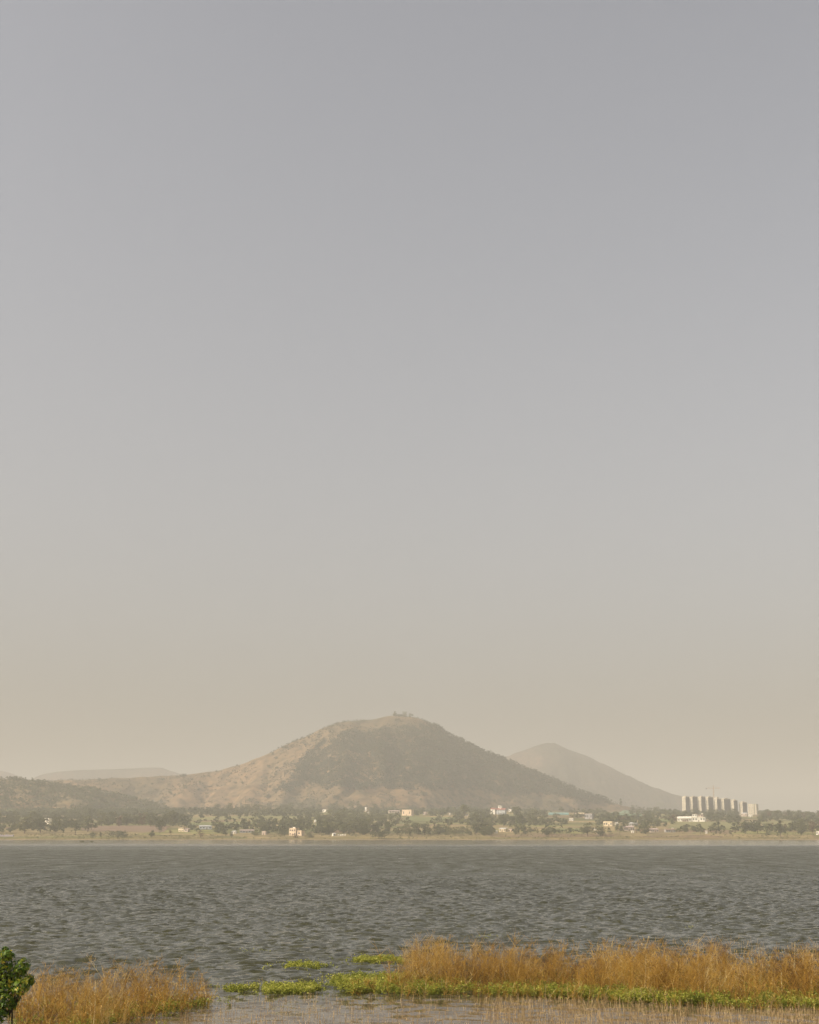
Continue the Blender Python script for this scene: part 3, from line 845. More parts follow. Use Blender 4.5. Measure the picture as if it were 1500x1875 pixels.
# rows and belts of like trees: (x0, x1, ybase, n, hpx, kinds, label, group)
BELTS = [
    (178, 338, 1513, 15, 26, ('round', 'pale', 'round', 'rust'), 'tree of the long belt behind the brown field', 'trees of the long belt behind the brown field'),
    (122, 190, 1500, 7, 22, ('pale', 'round'), 'tree in the loose belt behind the pale olive tree', 'trees in the loose belt behind the pale olive tree'),
    (722, 905, 1529, 22, 21, ('pale', 'round', 'pale'), 'leafy tree of the orchard row along the shore grass', 'trees of the orchard row along the shore grass'),
    (625, 720, 1525, 10, 24, ('round', 'pale'), 'tree of the dense grove between white hut and orchard row', 'trees of the dense grove between white hut and orchard row'),
    (395, 500, 1490, 10, 19, ('round', 'round', 'pale'), 'tree of the line at the foot of the dry hillside', 'trees of the line at the foot of the dry hillside'),
    (500, 720, 1487, 18, 17, ('round',), 'dark tree of the wood below the hill track', 'dark trees of the wood below the hill track'),
    (560, 730, 1508, 16, 22, ('round', 'pale'), 'tree of the thick wood behind the peach house', 'trees of the thick wood behind the peach house'),
    (860, 1000, 1512, 12, 20, ('round', 'pale'), 'tree of the grove below the red roofed villa', 'trees of the grove below the red roofed villa'),
    (905, 1050, 1528, 10, 12, ('pale', 'round'), 'small tree along the shore by the cream shed', 'small trees along the shore by the cream shed'),
    (1150, 1262, 1488, 14, 15, ('round',), 'dark tree of the row at the foot of the pointed hill', 'dark trees of the row at the foot of the pointed hill'),
    (1255, 1372, 1494, 13, 12, ('round',), 'dark tree in front of the tower blocks', 'dark trees in front of the tower blocks'),
    (1385, 1510, 1500, 15, 16, ('round', 'round', 'rust'), 'tree of the wood past the last tower block', 'trees of the wood past the last tower block'),
    (1290, 1350, 1527, 7, 9, ('round', 'pale'), 'small tree of the hedge below the villa field', 'small trees of the hedge below the villa field'),
    (1395, 1505, 1520, 8, 15, ('round', 'pale', 'rust'), 'loose tree in the yellow fields past the villa', 'loose trees in the yellow fields past the villa'),
    (1085, 1130, 1496, 4, 10, ('round',), 'dark bush tree beside the turquoise crop', 'dark bush trees beside the turquoise crop'),
    (-20, 40, 1510, 6, 19, ('round', 'pale'), 'tree behind the tarpaulin shelter', 'trees behind the tarpaulin shelter'),
    (440, 540, 1515, 8, 13, ('round', 'rust', 'pale'), 'scattered tree in the green fields before the peach house', 'scattered trees in the green fields before the peach house'),
]
rb = np.random.default_rng(21)
nbelt = 0
for (x0, x1, yb, n, hp, kinds, lab, grp) in BELTS:
    for i in range(n):
        x = x0 + (x1 - x0) * (i + 0.5 + rb.uniform(-.45, .45)) / n
        yy = yb + rb.uniform(-2.5, 1.5)
        if not clear_of(np.array([x]), np.array([yy]))[0]: continue
        X, Y, Z = ground_at(x, yy)
        k = px_m(Y); hh = hp * k * rb.uniform(0.7, 1.15)
        kd = kinds[int(rb.integers(len(kinds)))]
        size = 'taller' if hh > hp * k * 0.97 else ('low' if hh < hp * k * 0.82 else 'mid sized')
        look = {'round': 'dark', 'pale': 'pale olive', 'rust': 'rusty brown', 'spread': 'spreading'}[kd]
        core = lab.replace('dark ', '').replace('leafy ', '').replace('small ', '')
        plant(kd, X, Y, Z - 0.1, hh, hh * rb.uniform(0.75, 1.15), f'{size} {look} {core}', grp); nbelt += 1
# lone shrubs dotted over the dry hillside
nsh = 0
for i in range(900):
    x = rb.uniform(190, 1110); y = rb.uniform(1330, 1482)
    if in_poly(np.array([x]), np.array([y]), forest_poly)[0]: continue
    if x < 520 and y > 1480: continue
    X, Y, Z = ground_at(x, y)
    if Y > 3348 or Y < 2500: continue
    if vnoise(X / 70, Y / 70) < 0.45: continue
    k = px_m(Y); hh = k * rb.uniform(2.8, 6.0) * (1.5 if rb.random() < 0.14 else 1)
    plant('shrub' if rb.random() < 0.6 else 'round', X, Y, Z - 0.2, hh, hh * rb.uniform(1.2, 1.9), ('larger' if hh > 5.2 else 'small') + (' dark shrub high on the dry hillside near the crest' if y < 1400 else ' dark shrub on the dry slope beside the dark woodland' if x > 560 else ' dark shrub on the lower dry slope of the long ridge'), 'shrubs dotted over the dry hillside', 'shrub', 'shrub')
    nsh += 1
    if nsh >= 190: break
print('belt', nbelt, 'shrubs', nsh)

# palms
def palm(x, yb, hp, label):
    X, Y, Z = ground_at(x, yb)
    h = hp * px_m(Y)
    root = empty('palm_tree', (X, Y, Z - 0.1)); tag(root, label, 'palm tree', 'feathery palms by the low farm walls')
    MB().tube([(0, 0, 0), (0.1, 0, h * .4), (0.25, 0, h * .7)], [.28, .22, .18], 7).build('trunk', M['bark'], root)
    for i in range(13):
        a = i * 2.4; L = h * 0.42; up = 0.55 - 0.9 * (i / 13.0)
        pts, wv = [], []
        b = MB()
        for s_ in range(5):
            q = s_ / 4
            pts.append(Vector((0.25 + math.cos(a) * L * q, math.sin(a) * L * q, h * .7 + L * (up * q - 0.45 * q * q) + 0.25 * q)))
        side = Vector((-math.sin(a), math.cos(a), 0))
        for s_ in range(4):
            w0, w1 = 0.35 * math.sin(math.pi * (s_ / 4 * .9 + .08)), 0.35 * math.sin(math.pi * ((s_ + 1) / 4 * .9 + .08))
            for sg in (-1, 1):
                b.poly([pts[s_], pts[s_ + 1], pts[s_ + 1] + side * sg * w1 - Vector((0, 0, w1 * .5)), pts[s_] + side * sg * w0 - Vector((0, 0, w0 * .5))])
        b.build('frond', M['leaf_pale'], root)
palm(1166, 1526, 20, 'feathery palm by the low farm walls')
palm(1172, 1524, 17, 'feathery palm by the low farm walls')

# ------------------------------------------------------------------ fields and small ground features
def sheet(name, quad_px, mat, label, cat, lift=0.25, n=10):
    """a draped field; quad given as photo pixels of its corners on the ground"""
    c = [ground_at(*q) for q in quad_px]
    c = [np.array(v[:2]) for v in c]
    V = []
    for j in range(n + 1):
        for i in range(n + 1):
            u, v = i / n, j / n
            p = (c[0] * (1 - u) + c[1] * u) * (1 - v) + (c[3] * (1 - u) + c[2] * u) * v
            V.append((p[0], p[1], float(H(p[0], p[1])) + lift))
    i = np.arange(n)[None, :] + np.arange(n)[:, None] * (n + 1)
    f = np.stack([i, i + 1, i + n + 2, i + n + 1], -1).reshape(-1, 4)
    tag(mobj(name, np_mesh(name, V, f, mat, smooth=True)), label, cat, kind='structure')
def mat_crop(name, a, b):
    m, t = nt(name)
    n1 = noise_tex(t, 0.08, 5, stretch=(0.4, 1.5, 1))
    r = ramp(t, [(0.35, a), (0.65, b)])
    t.links.new(n1.outputs['Fac'], r.inputs[0])
    surf(t, r.outputs[0], 0.9, 0.1)
    return m
CR = {'green': mat_crop('green_crop', (0.13, 0.145, 0.055), (0.19, 0.20, 0.08)), 'tan': mat_crop('stubble_field', (0.30, 0.24, 0.12), (0.44, 0.35, 0.18)),
      'brown': mat_crop('ploughed_field', (0.17, 0.115, 0.08), (0.24, 0.17, 0.115)), 'teal': mat_crop('teal_crop', (0.13, 0.21, 0.13), (0.18, 0.26, 0.16)), 'olive': mat_crop('olive_field', (0.17, 0.165, 0.07), (0.26, 0.235, 0.10))}
sheet('field', [(6, 1488), (42, 1488), (42, 1482), (6, 1482)], CR['green'], 'bright green terrace below the wooded hill', 'field')
sheet('field', [(-20, 1511), (135, 1512), (135, 1508), (-20, 1507)], CR['tan'], 'pale stubble strip behind the grove', 'field')
sheet('field', [(150, 1521), (300, 1524), (310, 1513), (150, 1512)], CR['brown'], 'brown ploughed field in front of the tree belt', 'field')
sheet('field', [(345, 1512), (470, 1510), (470, 1505), (345, 1507)], CR['green'], 'green strip behind the tin shed', 'field')
sheet('field', [(350, 1503), (560, 1500), (560, 1495), (350, 1497)], CR['olive'], 'olive field below the line of trees', 'field')
sheet('field', [(735, 1503), (838, 1503), (836, 1496), (750, 1496)], CR['green'], 'green crop terraces below the cream house', 'field')
sheet('field', [(1000, 1521), (1062, 1521), (1062, 1517), (1000, 1517)], CR['green'], 'bright green field beside the cream shed', 'field')
sheet('field', [(930, 1497), (960, 1497), (960, 1490), (930, 1490)], CR['olive'], 'yellow green plot beside the villa outhouse', 'field')
sheet('field', [(1112, 1494), (1176, 1494), (1172, 1488), (1112, 1488)], CR['teal'], 'blue green crop at the foot of the pointed hill', 'field')
sheet('field', [(1196, 1506), (1236, 1506), (1230, 1499), (1196, 1500)], CR['green'], 'bright green plot before the white villa', 'field')
sheet('field', [(1222, 1517), (1350, 1518), (1350, 1506), (1230, 1506)], CR['olive'], 'large olive field below the white villa', 'field')
sheet('field', [(1396, 1514), (1460, 1515), (1460, 1504), (1396, 1504)], CR['olive'], 'yellowish field among trees past the villa', 'field')

# ------------------------------------------------------------------ buildings
def wall_front(b, w, h, y, openings, depth=0.18):
    """front wall at y facing -Y with real openings (x0,x1,z0,z1) and reveals"""
    xs = sorted({-w / 2, w / 2} | {o[0] for o in openings} | {o[1] for o in openings})
    zs = sorted({0.0, h} | {o[2] for o in openings} | {o[3] for o in openings})
    for i in range(len(xs) - 1):
        for j in range(len(zs) - 1):
            cx, cz = (xs[i] + xs[i + 1]) / 2, (zs[j] + zs[j + 1]) / 2
            if any(o[0] < cx < o[1] and o[2] < cz < o[3] for o in openings): continue
            b.poly([(xs[i], y, zs[j]), (xs[i + 1], y, zs[j]), (xs[i + 1], y, zs[j + 1]), (xs[i], y, zs[j + 1])])
    for x0, x1, z0, z1 in openings:
        d = y + depth
        b.poly([(x0, y, z0), (x0, y, z1), (x0, d, z1), (x0, d, z0)])
        b.poly([(x1, y, z0), (x1, d, z0), (x1, d, z1), (x1, y, z1)])
        b.poly([(x0, y, z0), (x0, d, z0), (x1, d, z0), (x1, y, z0)])
        b.poly([(x0, y, z1), (x1, y, z1), (x1, d, z1), (x0, d, z1)])
def block(root, w, dp, h, wall, cx=0.0, cy=0.0, z0=0.0, nwin=2, floors=1, door=True, roof='flat', roofmat=None, over=0.3):
    """one rectangular volume of a building: wall with openings, windows, door, roof"""
    fh = h / floors
    ops, wins, drs = [], [], []
    n = nwin + (1 if door else 0)
    for f in range(floors):
        for i in range(max(n, 0)):
            x = -w / 2 + w * (i + 0.5) / n
            if door and f == 0 and i == n // 2:
                o = (x - min(.55, w * .12), x + min(.55, w * .12), 0.02, min(2.1, fh * .75)); drs.append(o)
            else:
                ww = min(0.75, w / n * 0.3)
                o = (x - ww, x + ww, f * fh + fh * .34, f * fh + fh * .74); wins.append(o)
            ops.append(o)
    b = MB()
    wall_front(b, w, h, -dp / 2, ops)
    b.poly([(w / 2, -dp / 2, 0), (w / 2, dp / 2, 0), (w / 2, dp / 2, h), (w / 2, -dp / 2, h)])
    b.poly([(-w / 2, dp / 2, 0), (-w / 2, -dp / 2, 0), (-w / 2, -dp / 2, h), (-w / 2, dp / 2, h)])
    b.poly([(w / 2, dp / 2, 0), (-w / 2, dp / 2, 0), (-w / 2, dp / 2, h), (w / 2, dp / 2, h)])
    b.poly([(-w / 2, -dp / 2, h), (w / 2, -dp / 2, h), (w / 2, dp / 2, h), (-w / 2, dp / 2, h)])
    # plinth into the ground
    b.box(-w / 2, w / 2, -dp / 2 + .02, dp / 2, -1.5, 0)
    b.build('wall', M[wall], root, (cx, cy, z0))
    for o in wins:
        wo_ = MB().box(o[0] - .08, o[1] + .08, -dp / 2 - .05, -dp / 2 + .03, o[2] - .14, o[2] - .02).build('window', M['concrete'], root, (cx, cy, z0))
        MB().box(o[0] + .003, o[1] - .003, -dp / 2 + .12, -dp / 2 + .15, o[2] + .003, o[3] - .003).build('pane', M['glass'], wo_)
    for o in drs:
        MB().box(o[0] + .003, o[1] - .003, -dp / 2 + .10, -dp / 2 + .15, o[2], o[3] - .003).build('door', M['wood'], root, (cx, cy, z0))
    rm = M[roofmat or wall]
    b = MB()
    if roof == 'flat':
        b.box(-w / 2 - over, w / 2 + over, -dp / 2 - over, dp / 2 + over, h + .003, h + .18)
        for (x0, x1, y0, y1) in ((-w / 2, w / 2, -dp / 2, -dp / 2 + .15), (-w / 2, w / 2, dp / 2 - .15, dp / 2), (-w / 2, -w / 2 + .15, -dp / 2 + .15, dp / 2 - .15), (w / 2 - .15, w / 2, -dp / 2 + .15, dp / 2 - .15)):
            b.box(x0, x1, y0, y1, h + .183, h + .75)
    elif roof == 'slab':
        b.box(-w / 2 - over, w / 2 + over, -dp / 2 - over, dp / 2 + over, h + .003, h + .22)
    elif roof == 'gable':
        g = dp * 0.22
        b.prism([(-dp / 2 - over, h + .003), (0, h + g), (dp / 2 + over, h + .003), (dp / 2 + over, h + .12), (0, h + g + .16), (-dp / 2 - over, h + .12)], -w / 2 - over, w / 2 + over)
        e = MB()
        for sx in (-1, 1):
            e.poly([(sx * w / 2, -dp / 2, h), (sx * w / 2, dp / 2, h), (sx * w / 2, 0, h + g)])
        e.build('gable', M[wall], root, (cx, cy, z0))
    elif roof == 'shed':
        b.prism([(-dp / 2 - over, h + .003), (dp / 2 + over, h + dp * .16), (dp / 2 + over, h + dp * .16 + .1), (-dp / 2 - over, h + .10)], -w / 2 - over, w / 2 + over)
        e = MB()
        for sx in (-1, 1):
            e.poly([(sx * w / 2, -dp / 2, h), (sx * w / 2, dp / 2, h), (sx * w / 2, dp / 2, h + dp * .15)])
        e.build('gable', M[wall], root, (cx, cy, z0))
    b.build('roof', rm, root, (cx, cy, z0))
def house(name, x0, x1, yt, yb, label, cat='house', wall='white', rz=-24, group=None, depth=None, **kw):
    """a one-volume building from its photo outline"""
    X, Y, Z = ground_at((x0 + x1) / 2, yb)
    k = px_m(Y); w = (x1 - x0) * k; h = max(1.6, (yb - yt) * k)
    root = empty(name, (X, Y + 2, Z - .05), R(rz)); tag(root, label, cat, group)
    block(root, w * .95, depth or max(2.5, min(7.0, w * .7)), h - .3, wall, **kw)
    return root, k
house('farmhouse', 81, 93, 1499, 1509, 'white flat roofed farmhouse half hidden in the dark grove', wall='white', floors=2, nwin=2)
r_, k = house('farmhouse', 327, 339, 1514.5, 1523, 'pink and cream two storey farmhouse beside the tree belt', wall='cream', floors=2, nwin=2, roof='slab', roofmat='brownroof')
block(r_, 4.5, 4, 2.6, 'pink', cx=6.5, cy=-.6, nwin=1, door=False, roof='shed', roofmat='pinkroof')
house('tin_shed', 364, 388, 1512.5, 1518.5, 'long white tin roofed shed beside a dark round tree', 'shed', 'bluewall', rz=4, nwin=3, roof='shed', roofmat='tin', depth=6)
house('low_shed', 438, 466, 1520, 1525, 'long low pink roofed shed between shrubs near the shore', 'shed', 'concrete', rz=3, nwin=4, roof='shed', roofmat='pinkroof', depth=5)
house('tin_hut', 424, 433, 1522, 1526.5, 'short whitish hut beside the long low pink roofed shed', 'hut', 'white', nwin=1, roof='shed', roofmat='tin')
house('small_hut', 480, 488, 1522.5, 1528.5, 'small pale pink hut with dark doorway near the water', 'hut', 'pink', nwin=0)
r_, k = house('peach_house', 531, 546, 1517, 1530, 'peach two storey house at the shore among bushes', wall='peach', rz=-28, floors=2, nwin=2, depth=7)
block(r_, 5.5, 6, 4.2, 'peach', cx=7.2, cy=.8, nwin=1, floors=1, door=False)
MB().box(-1.1, 1.1, -1.1, 1.1, 7.0, 8.4).build('water_tank', M['white'], r_)
house('pitched_hut', 608.5, 614.5, 1526, 1531, 'small white hut with pitched roof on the shore', 'hut', 'white', rz=28, nwin=1, door=False, roof='gable', roofmat='tin')
for (xx, lab) in ((620, 'small white tank on the grass closest to the pitched hut'), (624.5, 'white tank second from the pitched hut'), (628, 'white tank third from the pitched hut'), (632.5, 'white tank at the end of the row from the pitched hut')):
    X, Y, Z = ground_at(xx, 1530.5)
    root = empty('storage_tank', (X, Y, Z)); tag(root, lab, 'tank', 'white tanks on the shore grass')
    b = MB().tube([(0, 0, -.1), (0, 0, 1.25), (0, 0, 1.5)], [.75, .75, .5], 12); b.build('tank_body', M['white'], root)
    MB().tube([(0, 0, 1.5), (0, 0, 1.62)], [.25, .25], 10).build('lid', M['concrete'], root)
X, Y, Z = ground_at(577.5, 1512)
root = empty('water_tower', (X, Y, Z)); tag(root, 'white water tank on legs rising out of dark trees', 'water tower')
MB().tube([(0, 0, 4.2), (0, 0, 6.2), (0, 0, 6.7)], [1.3, 1.3, .6], 14).build('tank_body', M['white'], root)
MB().box(-1.5, 1.5, -1.5, 1.5, 4.0, 4.2).build('platform', M['concrete'], root)
for sx in (-1, 1):
    for sy in (-1, 1):
        MB().box(sx * 1.2 - .12, sx * 1.2 + .12, sy * 1.2 - .12, sy * 1.2 + .12, -.3, 4.0).build('leg', M['concrete'], root)
house('hill_hut', 591.5, 599, 1481.5, 1487.5, 'small white hut at the upper edge of the wood', 'hut', 'white', nwin=1, roof='slab')
house('shrine', 668, 672, 1478.5, 1485, 'narrow white shrine among trees under the hill', 'shrine', 'white', nwin=0, roof='gable', roofmat='white')
house('orange_hut', 671.5, 677, 1487.5, 1491, 'tiny orange hut below the narrow white shrine', 'hut', 'peach', nwin=0, roof='shed', roofmat='tin')
house('long_shed', 711, 733, 1484.5, 1489, 'long low pink tin roofed shed beside the cream house', 'shed', 'pink', rz=6, nwin=3, roof='shed', roofmat='pinkroof')
house('cream_house', 737, 757.5, 1483, 1493.5, 'cream house with open porch above the crop terraces', wall='peach', rz=-28, nwin=2, roof='flat', depth=9)
house('small_hut', 775, 781.5, 1487, 1492.5, 'small faded pink hut past the cream house', 'hut', 'pink', nwin=1, roof='shed', roofmat='pinkroof')
house('pump_house', 822.8, 825.5, 1488, 1493, 'narrow white pump house at the top of the crop terraces', 'hut', 'white', nwin=0, roof='slab')
house('roadside_shed', 850, 857, 1491, 1494.5, 'small white roofed shed beside the tall dark tree', 'shed', 'concrete', nwin=1, roof='shed', roofmat='tin')
# red roofed villa
X, Y, Z = ground_at(914, 1491); k = px_m(Y)
root = empty('red_roofed_villa', (X, Y + 3, Z), R(-20)); tag(root, 'white villa with red roof and rooftop room under the hill', 'villa')
block(root, 9 * k, 8, 9.5 * k, 'white', cx=-10 * k, cy=-2, nwin=1, floors=2, door=False, roof='gable', roofmat='redroof')
block(root, 18 * k, 9, 8.5 * k, 'bluewall', cx=4.2 * k, nwin=4, floors=2, roof='gable', roofmat='redroof', over=.6)
block(root, 6 * k, 5, 5 * k, 'white', cx=2 * k, cy=2, z0=11.0 * k, nwin=1, door=False, roof='slab')
house('villa_outhouse', 932, 938, 1481, 1486.5, 'small white outhouse beside the red roofed villa', 'outhouse', 'white', nwin=1, roof='slab')
house('cream_shed', 915, 928, 1517, 1523, 'cream walled shed among the trees along the shore', 'shed', 'cream', nwin=2, roof='shed', roofmat='tin')
house('yard_hut', 931, 941, 1518.5, 1523, 'low cream hut next to the cream walled shed', 'hut', 'peach', nwin=1, roof='shed', roofmat='pinkroof')
house('white_hut', 907, 911.5, 1520, 1526, 'tiny white hut at the shoreline by the cream walled shed', 'hut', 'white', nwin=0, roof='slab')
# turquoise greenhouse
X, Y, Z = ground_at(1023, 1492.5); k = px_m(Y)
root = empty('greenhouse', (X, Y, Z), R(5)); tag(root, 'long turquoise sheeted greenhouse on the slope', 'greenhouse')
L = 38 * k
for i in range(4):
    a = [(math.cos(math.pi * q / 8), math.sin(math.pi * q / 8)) for q in range(9)]
    prof = [(2.6 * c, 2.2 + 1.6 * s_) for c, s_ in a] + [(-2.6, 0), (2.6, 0)]
    MB().prism(prof, -L / 2 + L * i / 4 + .05, -L / 2 + L * (i + 1) / 4 - .05).build('bay', M['turquoise'], root)
    MB().box(-L / 2 + L * i / 4 - .06, -L / 2 + L * i / 4 + .045, -2.75, -2.62, -.5, 2.4).build('post', M['tin'], root)
house('cream_house', 1060, 1071.5, 1488.5, 1496, 'cream flat roofed house past the turquoise greenhouse', wall='cream', nwin=2, roof='flat')
house('red_shed', 1051.5, 1058.5, 1488.5, 1493, 'small white hut with reddish roof by the greenhouse', 'hut', 'white', nwin=1, roof='shed', roofmat='redroof')
house('white_shed', 1043, 1051, 1498, 1503, 'small white shed below the greenhouse among dark bushes', 'shed', 'white', nwin=2, roof='slab')
r_, k = house('open_barn', 1072, 1087, 1489.5, 1500, 'open barn on thin posts next to the cream flat roofed house', 'barn', 'concrete', nwin=3, roof='slab', roofmat='pinkroof')
house('white_hut', 1088.5, 1093, 1516, 1520.5, 'white hut between the pair of dark trees', 'hut', 'white', nwin=0, roof='slab')
r_, k = house('cream_farmhouse', 1106, 1124, 1504.5, 1512.5, 'long cream farmhouse with flat roof above the farm walls', wall='cream', nwin=3, roof='flat')
house('white_annex', 1127.5, 1134, 1506, 1511, 'small white annex beside the long cream farmhouse', 'hut', 'white', nwin=1, roof='shed', roofmat='tin')
house('grey_shed', 1153, 1168, 1507, 1512, 'grey tin shed behind the feathery palms', 'shed', 'concrete', nwin=2, roof='shed', roofmat='tin')
house('long_barn', 1141, 1162, 1514, 1522, 'long brown barn with pinkish roof before the palms', 'barn', 'pink', rz=4, nwin=4, roof='shed', roofmat='pinkroof')
house('white_hut', 1157, 1161.5, 1520.5, 1525.5, 'white hut under the feathery palms', 'hut', 'white', nwin=0, roof='slab')
house('roadside_barn', 1190, 1206, 1518, 1524, 'low barn with faded pink roof past the palms', 'barn', 'pink', rz=3, nwin=3, roof='shed', roofmat='pinkroof')
house('grey_barn', 1218, 1237, 1519, 1524, 'low grey barn below the olive field', 'barn', 'concrete', rz=3, nwin=3, roof='shed', roofmat='brownroof')
house('white_pump_house', 1231, 1234.5, 1515.5, 1520.5, 'tiny white pump house behind the low grey barn', 'hut', 'white', nwin=0, roof='slab')
house('field_hut', 1292.5, 1296.5, 1520.5, 1527, 'narrow white hut beside the cypress like tree', 'hut', 'white', nwin=0, roof='slab')
house('shore_hut', 1496, 1503, 1521.5, 1529, 'white hut on the shore beside the dome shaped tree', 'hut', 'white', nwin=1, roof='slab')
house('site_office', 1358, 1369, 1489, 1495, 'pale site hut at the foot of the last tower block', 'hut', 'pink', nwin=2, roof='shed', roofmat='tin')
house('site_shed', 1371, 1379, 1492.5, 1496, 'white roofed shed before the last tower block', 'shed', 'white', nwin=1, roof='shed', roofmat='white')
# white villa
X, Y, Z = ground_at(1268, 1504.5); k = px_m(Y)
root = empty('white_villa', (X, Y + 3, Z), R(-18)); tag(root, 'large white villa with long veranda wing and brown upper roof', 'villa')
block(root, 26 * k, 9, 6.6 * k, 'white', cx=-13 * k, nwin=4, door=True, roof='gable', roofmat='white', over=.5)
block(root, 24 * k, 10, 8.5 * k, 'white', cx=13.5 * k, cy=.5, nwin=4, floors=1, roof='slab', roofmat='white', over=.7)
block(root, 9 * k, 7, 5.2 * k, 'white', cx=6 * k, cy=1, z0=8.9 * k, nwin=2, door=False, roof='slab', roofmat='brownroof', over=.5)
block(root, 9 * k, 6, 4.0 * k, 'pink', cx=16.5 * k, cy=1, z0=8.9 * k, nwin=2, door=False, roof='slab', roofmat='brownroof', over=.8)
MB().box(18 * k, 21 * k, 0, 3, 13.6 * k, 15.6 * k).build('roof_tank', M['white'], root)
MB().box(-17 * k, -5 * k, -4.62, -4.52, .3, 4.2 * k).build('veranda_screen', M['brownroof'], root)
for i in range(4): MB().box(-17 * k + 4 * k * i - .18, -17 * k + 4 * k * i + .18, -6.3, -5.95, -.5, 5.6 * k).build('post', M['white'], root)
MB().box(-18 * k, -4 * k, -6.5, -4.9, 5.6 * k, 5.6 * k + .2).build('veranda_roof', M['white'], root)
# tarpaulin shelter at the shore
X, Y, Z = ground_at(11, 1533.5); k = px_m(Y)
root = empty('tarpaulin_shelter', (X, Y, Z), R(3)); tag(root, 'low grey tarpaulin shelter on the shore by the grove', 'shelter')
b = MB()
for i in range(8):
    x0, x1 = -14 * k + 28 * k * i / 8, -14 * k + 28 * k * (i + 1) / 8
    s0, s1 = 2.6 + .35 * math.sin(i * 1.7), 2.6 + .35 * math.sin((i + 1) * 1.7)
    b.poly([(x0, -3, .9), (x1, -3, .9), (x1, 0, s1), (x0, 0, s0)]); b.poly([(x0, 0, s0), (x1, 0, s1), (x1, 3, .9), (x0, 3, .9)])
b.build('canopy', M['tarp'], root)
for i in range(5):
    for sy in (-2.95, 2.95): MB().tube([(-13.6 * k + 27.2 * k * i / 4, sy, -.4), (-13.6 * k + 27.2 * k * i / 4, sy, 1.0)], [.06, .06], 6).build('post', M['wood'], root)

# tower blocks
TW = [  # left px, light width px, dark width px, top px, base px
    (1248.5, 6.4, 7.4, 1458.5, 1488, 'pale tower block at the end of the row towards the pointed hill'),
    (1262.6, 5.3, 9.2, 1458.7, 1489, 'second tower block of the row from the pointed hill'),
    (1277.3, 6.4, 7.6, 1458.7, 1490, 'third tower block of the row from the pointed hill'),
    (1291.7, 4.8, 9.2, 1459.0, 1491, 'fourth tower block of the row, behind the crane mast'),
    (1306.1, 6.6, 7.2, 1462.2, 1491.5, 'fifth tower block, with a roof room, just past the crane'),
    (1320.2, 5.3, 12.0, 1462.2, 1492, 'sixth tower block with the widest shaded face'),
    (1338.1, 5.3, 7.3, 1465.0, 1493, 'seventh tower block, third from the wide end block'),
    (1353.1, 6.4, 8.3, 1468.8, 1494, 'eighth tower block, next to the wide end block'),
]
TY = 3050.0
for i, (x, lw, dw, yt, yb, lab) in enumerate(TW):
    k = px_m(TY)
    Xc, Zt = at_plane(x + lw, yt, TY)          # the edge between lit and shaded face
    Zb = float(H(float(Xc), TY)) - 1
    Zt = float(Zt)
    a, bd = lw * k / math.cos(R(38)), dw * k / math.cos(R(52))     # face lengths
    root = empty('tower_block', (float(Xc), TY, Zb), 0.0); tag(root, lab, 'tower block', 'tower blocks in a row')
    # local frame: front edge at the origin, lit face runs back to -X, shaded face runs back to +X
    root.rotation_euler = (0, 0, R(40))
    # rotated so local +X lies along the shaded face and local +Y along the lit face
    Ht = Zt - Zb
    b = MB().box(0, bd, 0, a, 0, Ht - 1.2)
    b.build('wall', M['tower'], root)
    MB().box(.05, bd - .05, -.03, -.002, .0, Ht - 1.25).build('facade_shade_panel', M['shade_facade'], root)  # covers the side turned from the sun; its shade is in the colour
    p = MB()
    for (q0, q1, r0, r1) in ((-.15, bd + .15, -.15, .2), (-.15, bd + .15, a - .2, a + .15), (-.15, .2, .2, a - .2), (bd - .2, bd + .15, .2, a - .2)):
        p.box(q0, q1, r0, r1, Ht - 1.197, Ht)
    p.build('parapet', M['tower'], root)
    nfl = int(Ht // 3.1)
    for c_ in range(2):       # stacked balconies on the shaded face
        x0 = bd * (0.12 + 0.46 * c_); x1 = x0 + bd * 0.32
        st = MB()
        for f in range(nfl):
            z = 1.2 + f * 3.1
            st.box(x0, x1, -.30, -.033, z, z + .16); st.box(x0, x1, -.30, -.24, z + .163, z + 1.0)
        st.build('balcony_stack', M['shade_facade'], root)['kind'] = 'stuff'
        g_ = MB()
        for f in range(nfl):
            z = 1.4 + f * 3.1
            g_.box(x0 + .3, x1 - .3, -.06, -.032, z, z + 2.2)
        g_.build('window_column', M['glass'], root)['kind'] = 'stuff'
    for q_ in (.22, .62):
        g_ = MB()
        for f in range(nfl):
            z = 2.2 + f * 3.1
            g_.box(-.05, -.002, a * q_, a * (q_ + .16), z, z + 1.2)
        g_.build('window_column', M['glass'], root)['kind'] = 'stuff'
    rm = MB().box(bd * .3, bd * .7, a * .25, a * .75, Ht - 1.197, Ht + (3.4 if i == 4 else 1.6))
    rm.build('roof_room', M['tower'], root)
k = px_m(TY)
Xc, Zt = at_plane(1369.6, 1472.6, TY); Zb = float(H(float(Xc), TY)) - 1; Ht = float(Zt) - Zb
root = empty('tower_block', (float(Xc), TY, Zb), R(-34)); tag(root, 'wide pale end tower block with a dark vertical slit', 'tower block', 'tower blocks in a row')
w_ = 16.2 * k
MB().box(0, w_ * .72, 0, 12, 0, Ht).build('wall', M['tower'], root)
MB().box(w_ * .72 + .002, w_ * .80, .9, 11, 0, Ht - .8).build('stair_slit', M['dark'], root)
MB().box(w_ * .80 + .004, w_, 0, 12, 0, Ht - .2).build('wall', M['tower'], root)
MB().box(-.2, w_ + .2, -.2, 12.2, Ht + .003, Ht + .5).build('parapet', M['tower'], root)
for c_ in range(3):
    g_ = MB()
    for f in range(int(Ht // 3.1)):
        g_.box(w_ * (.12 + .2 * c_), w_ * (.20 + .2 * c_), -.05, -.002, 2 + f * 3.1, 3.3 + f * 3.1)
    g_.build('window_column', M['glass'], root)['kind'] = 'stuff'

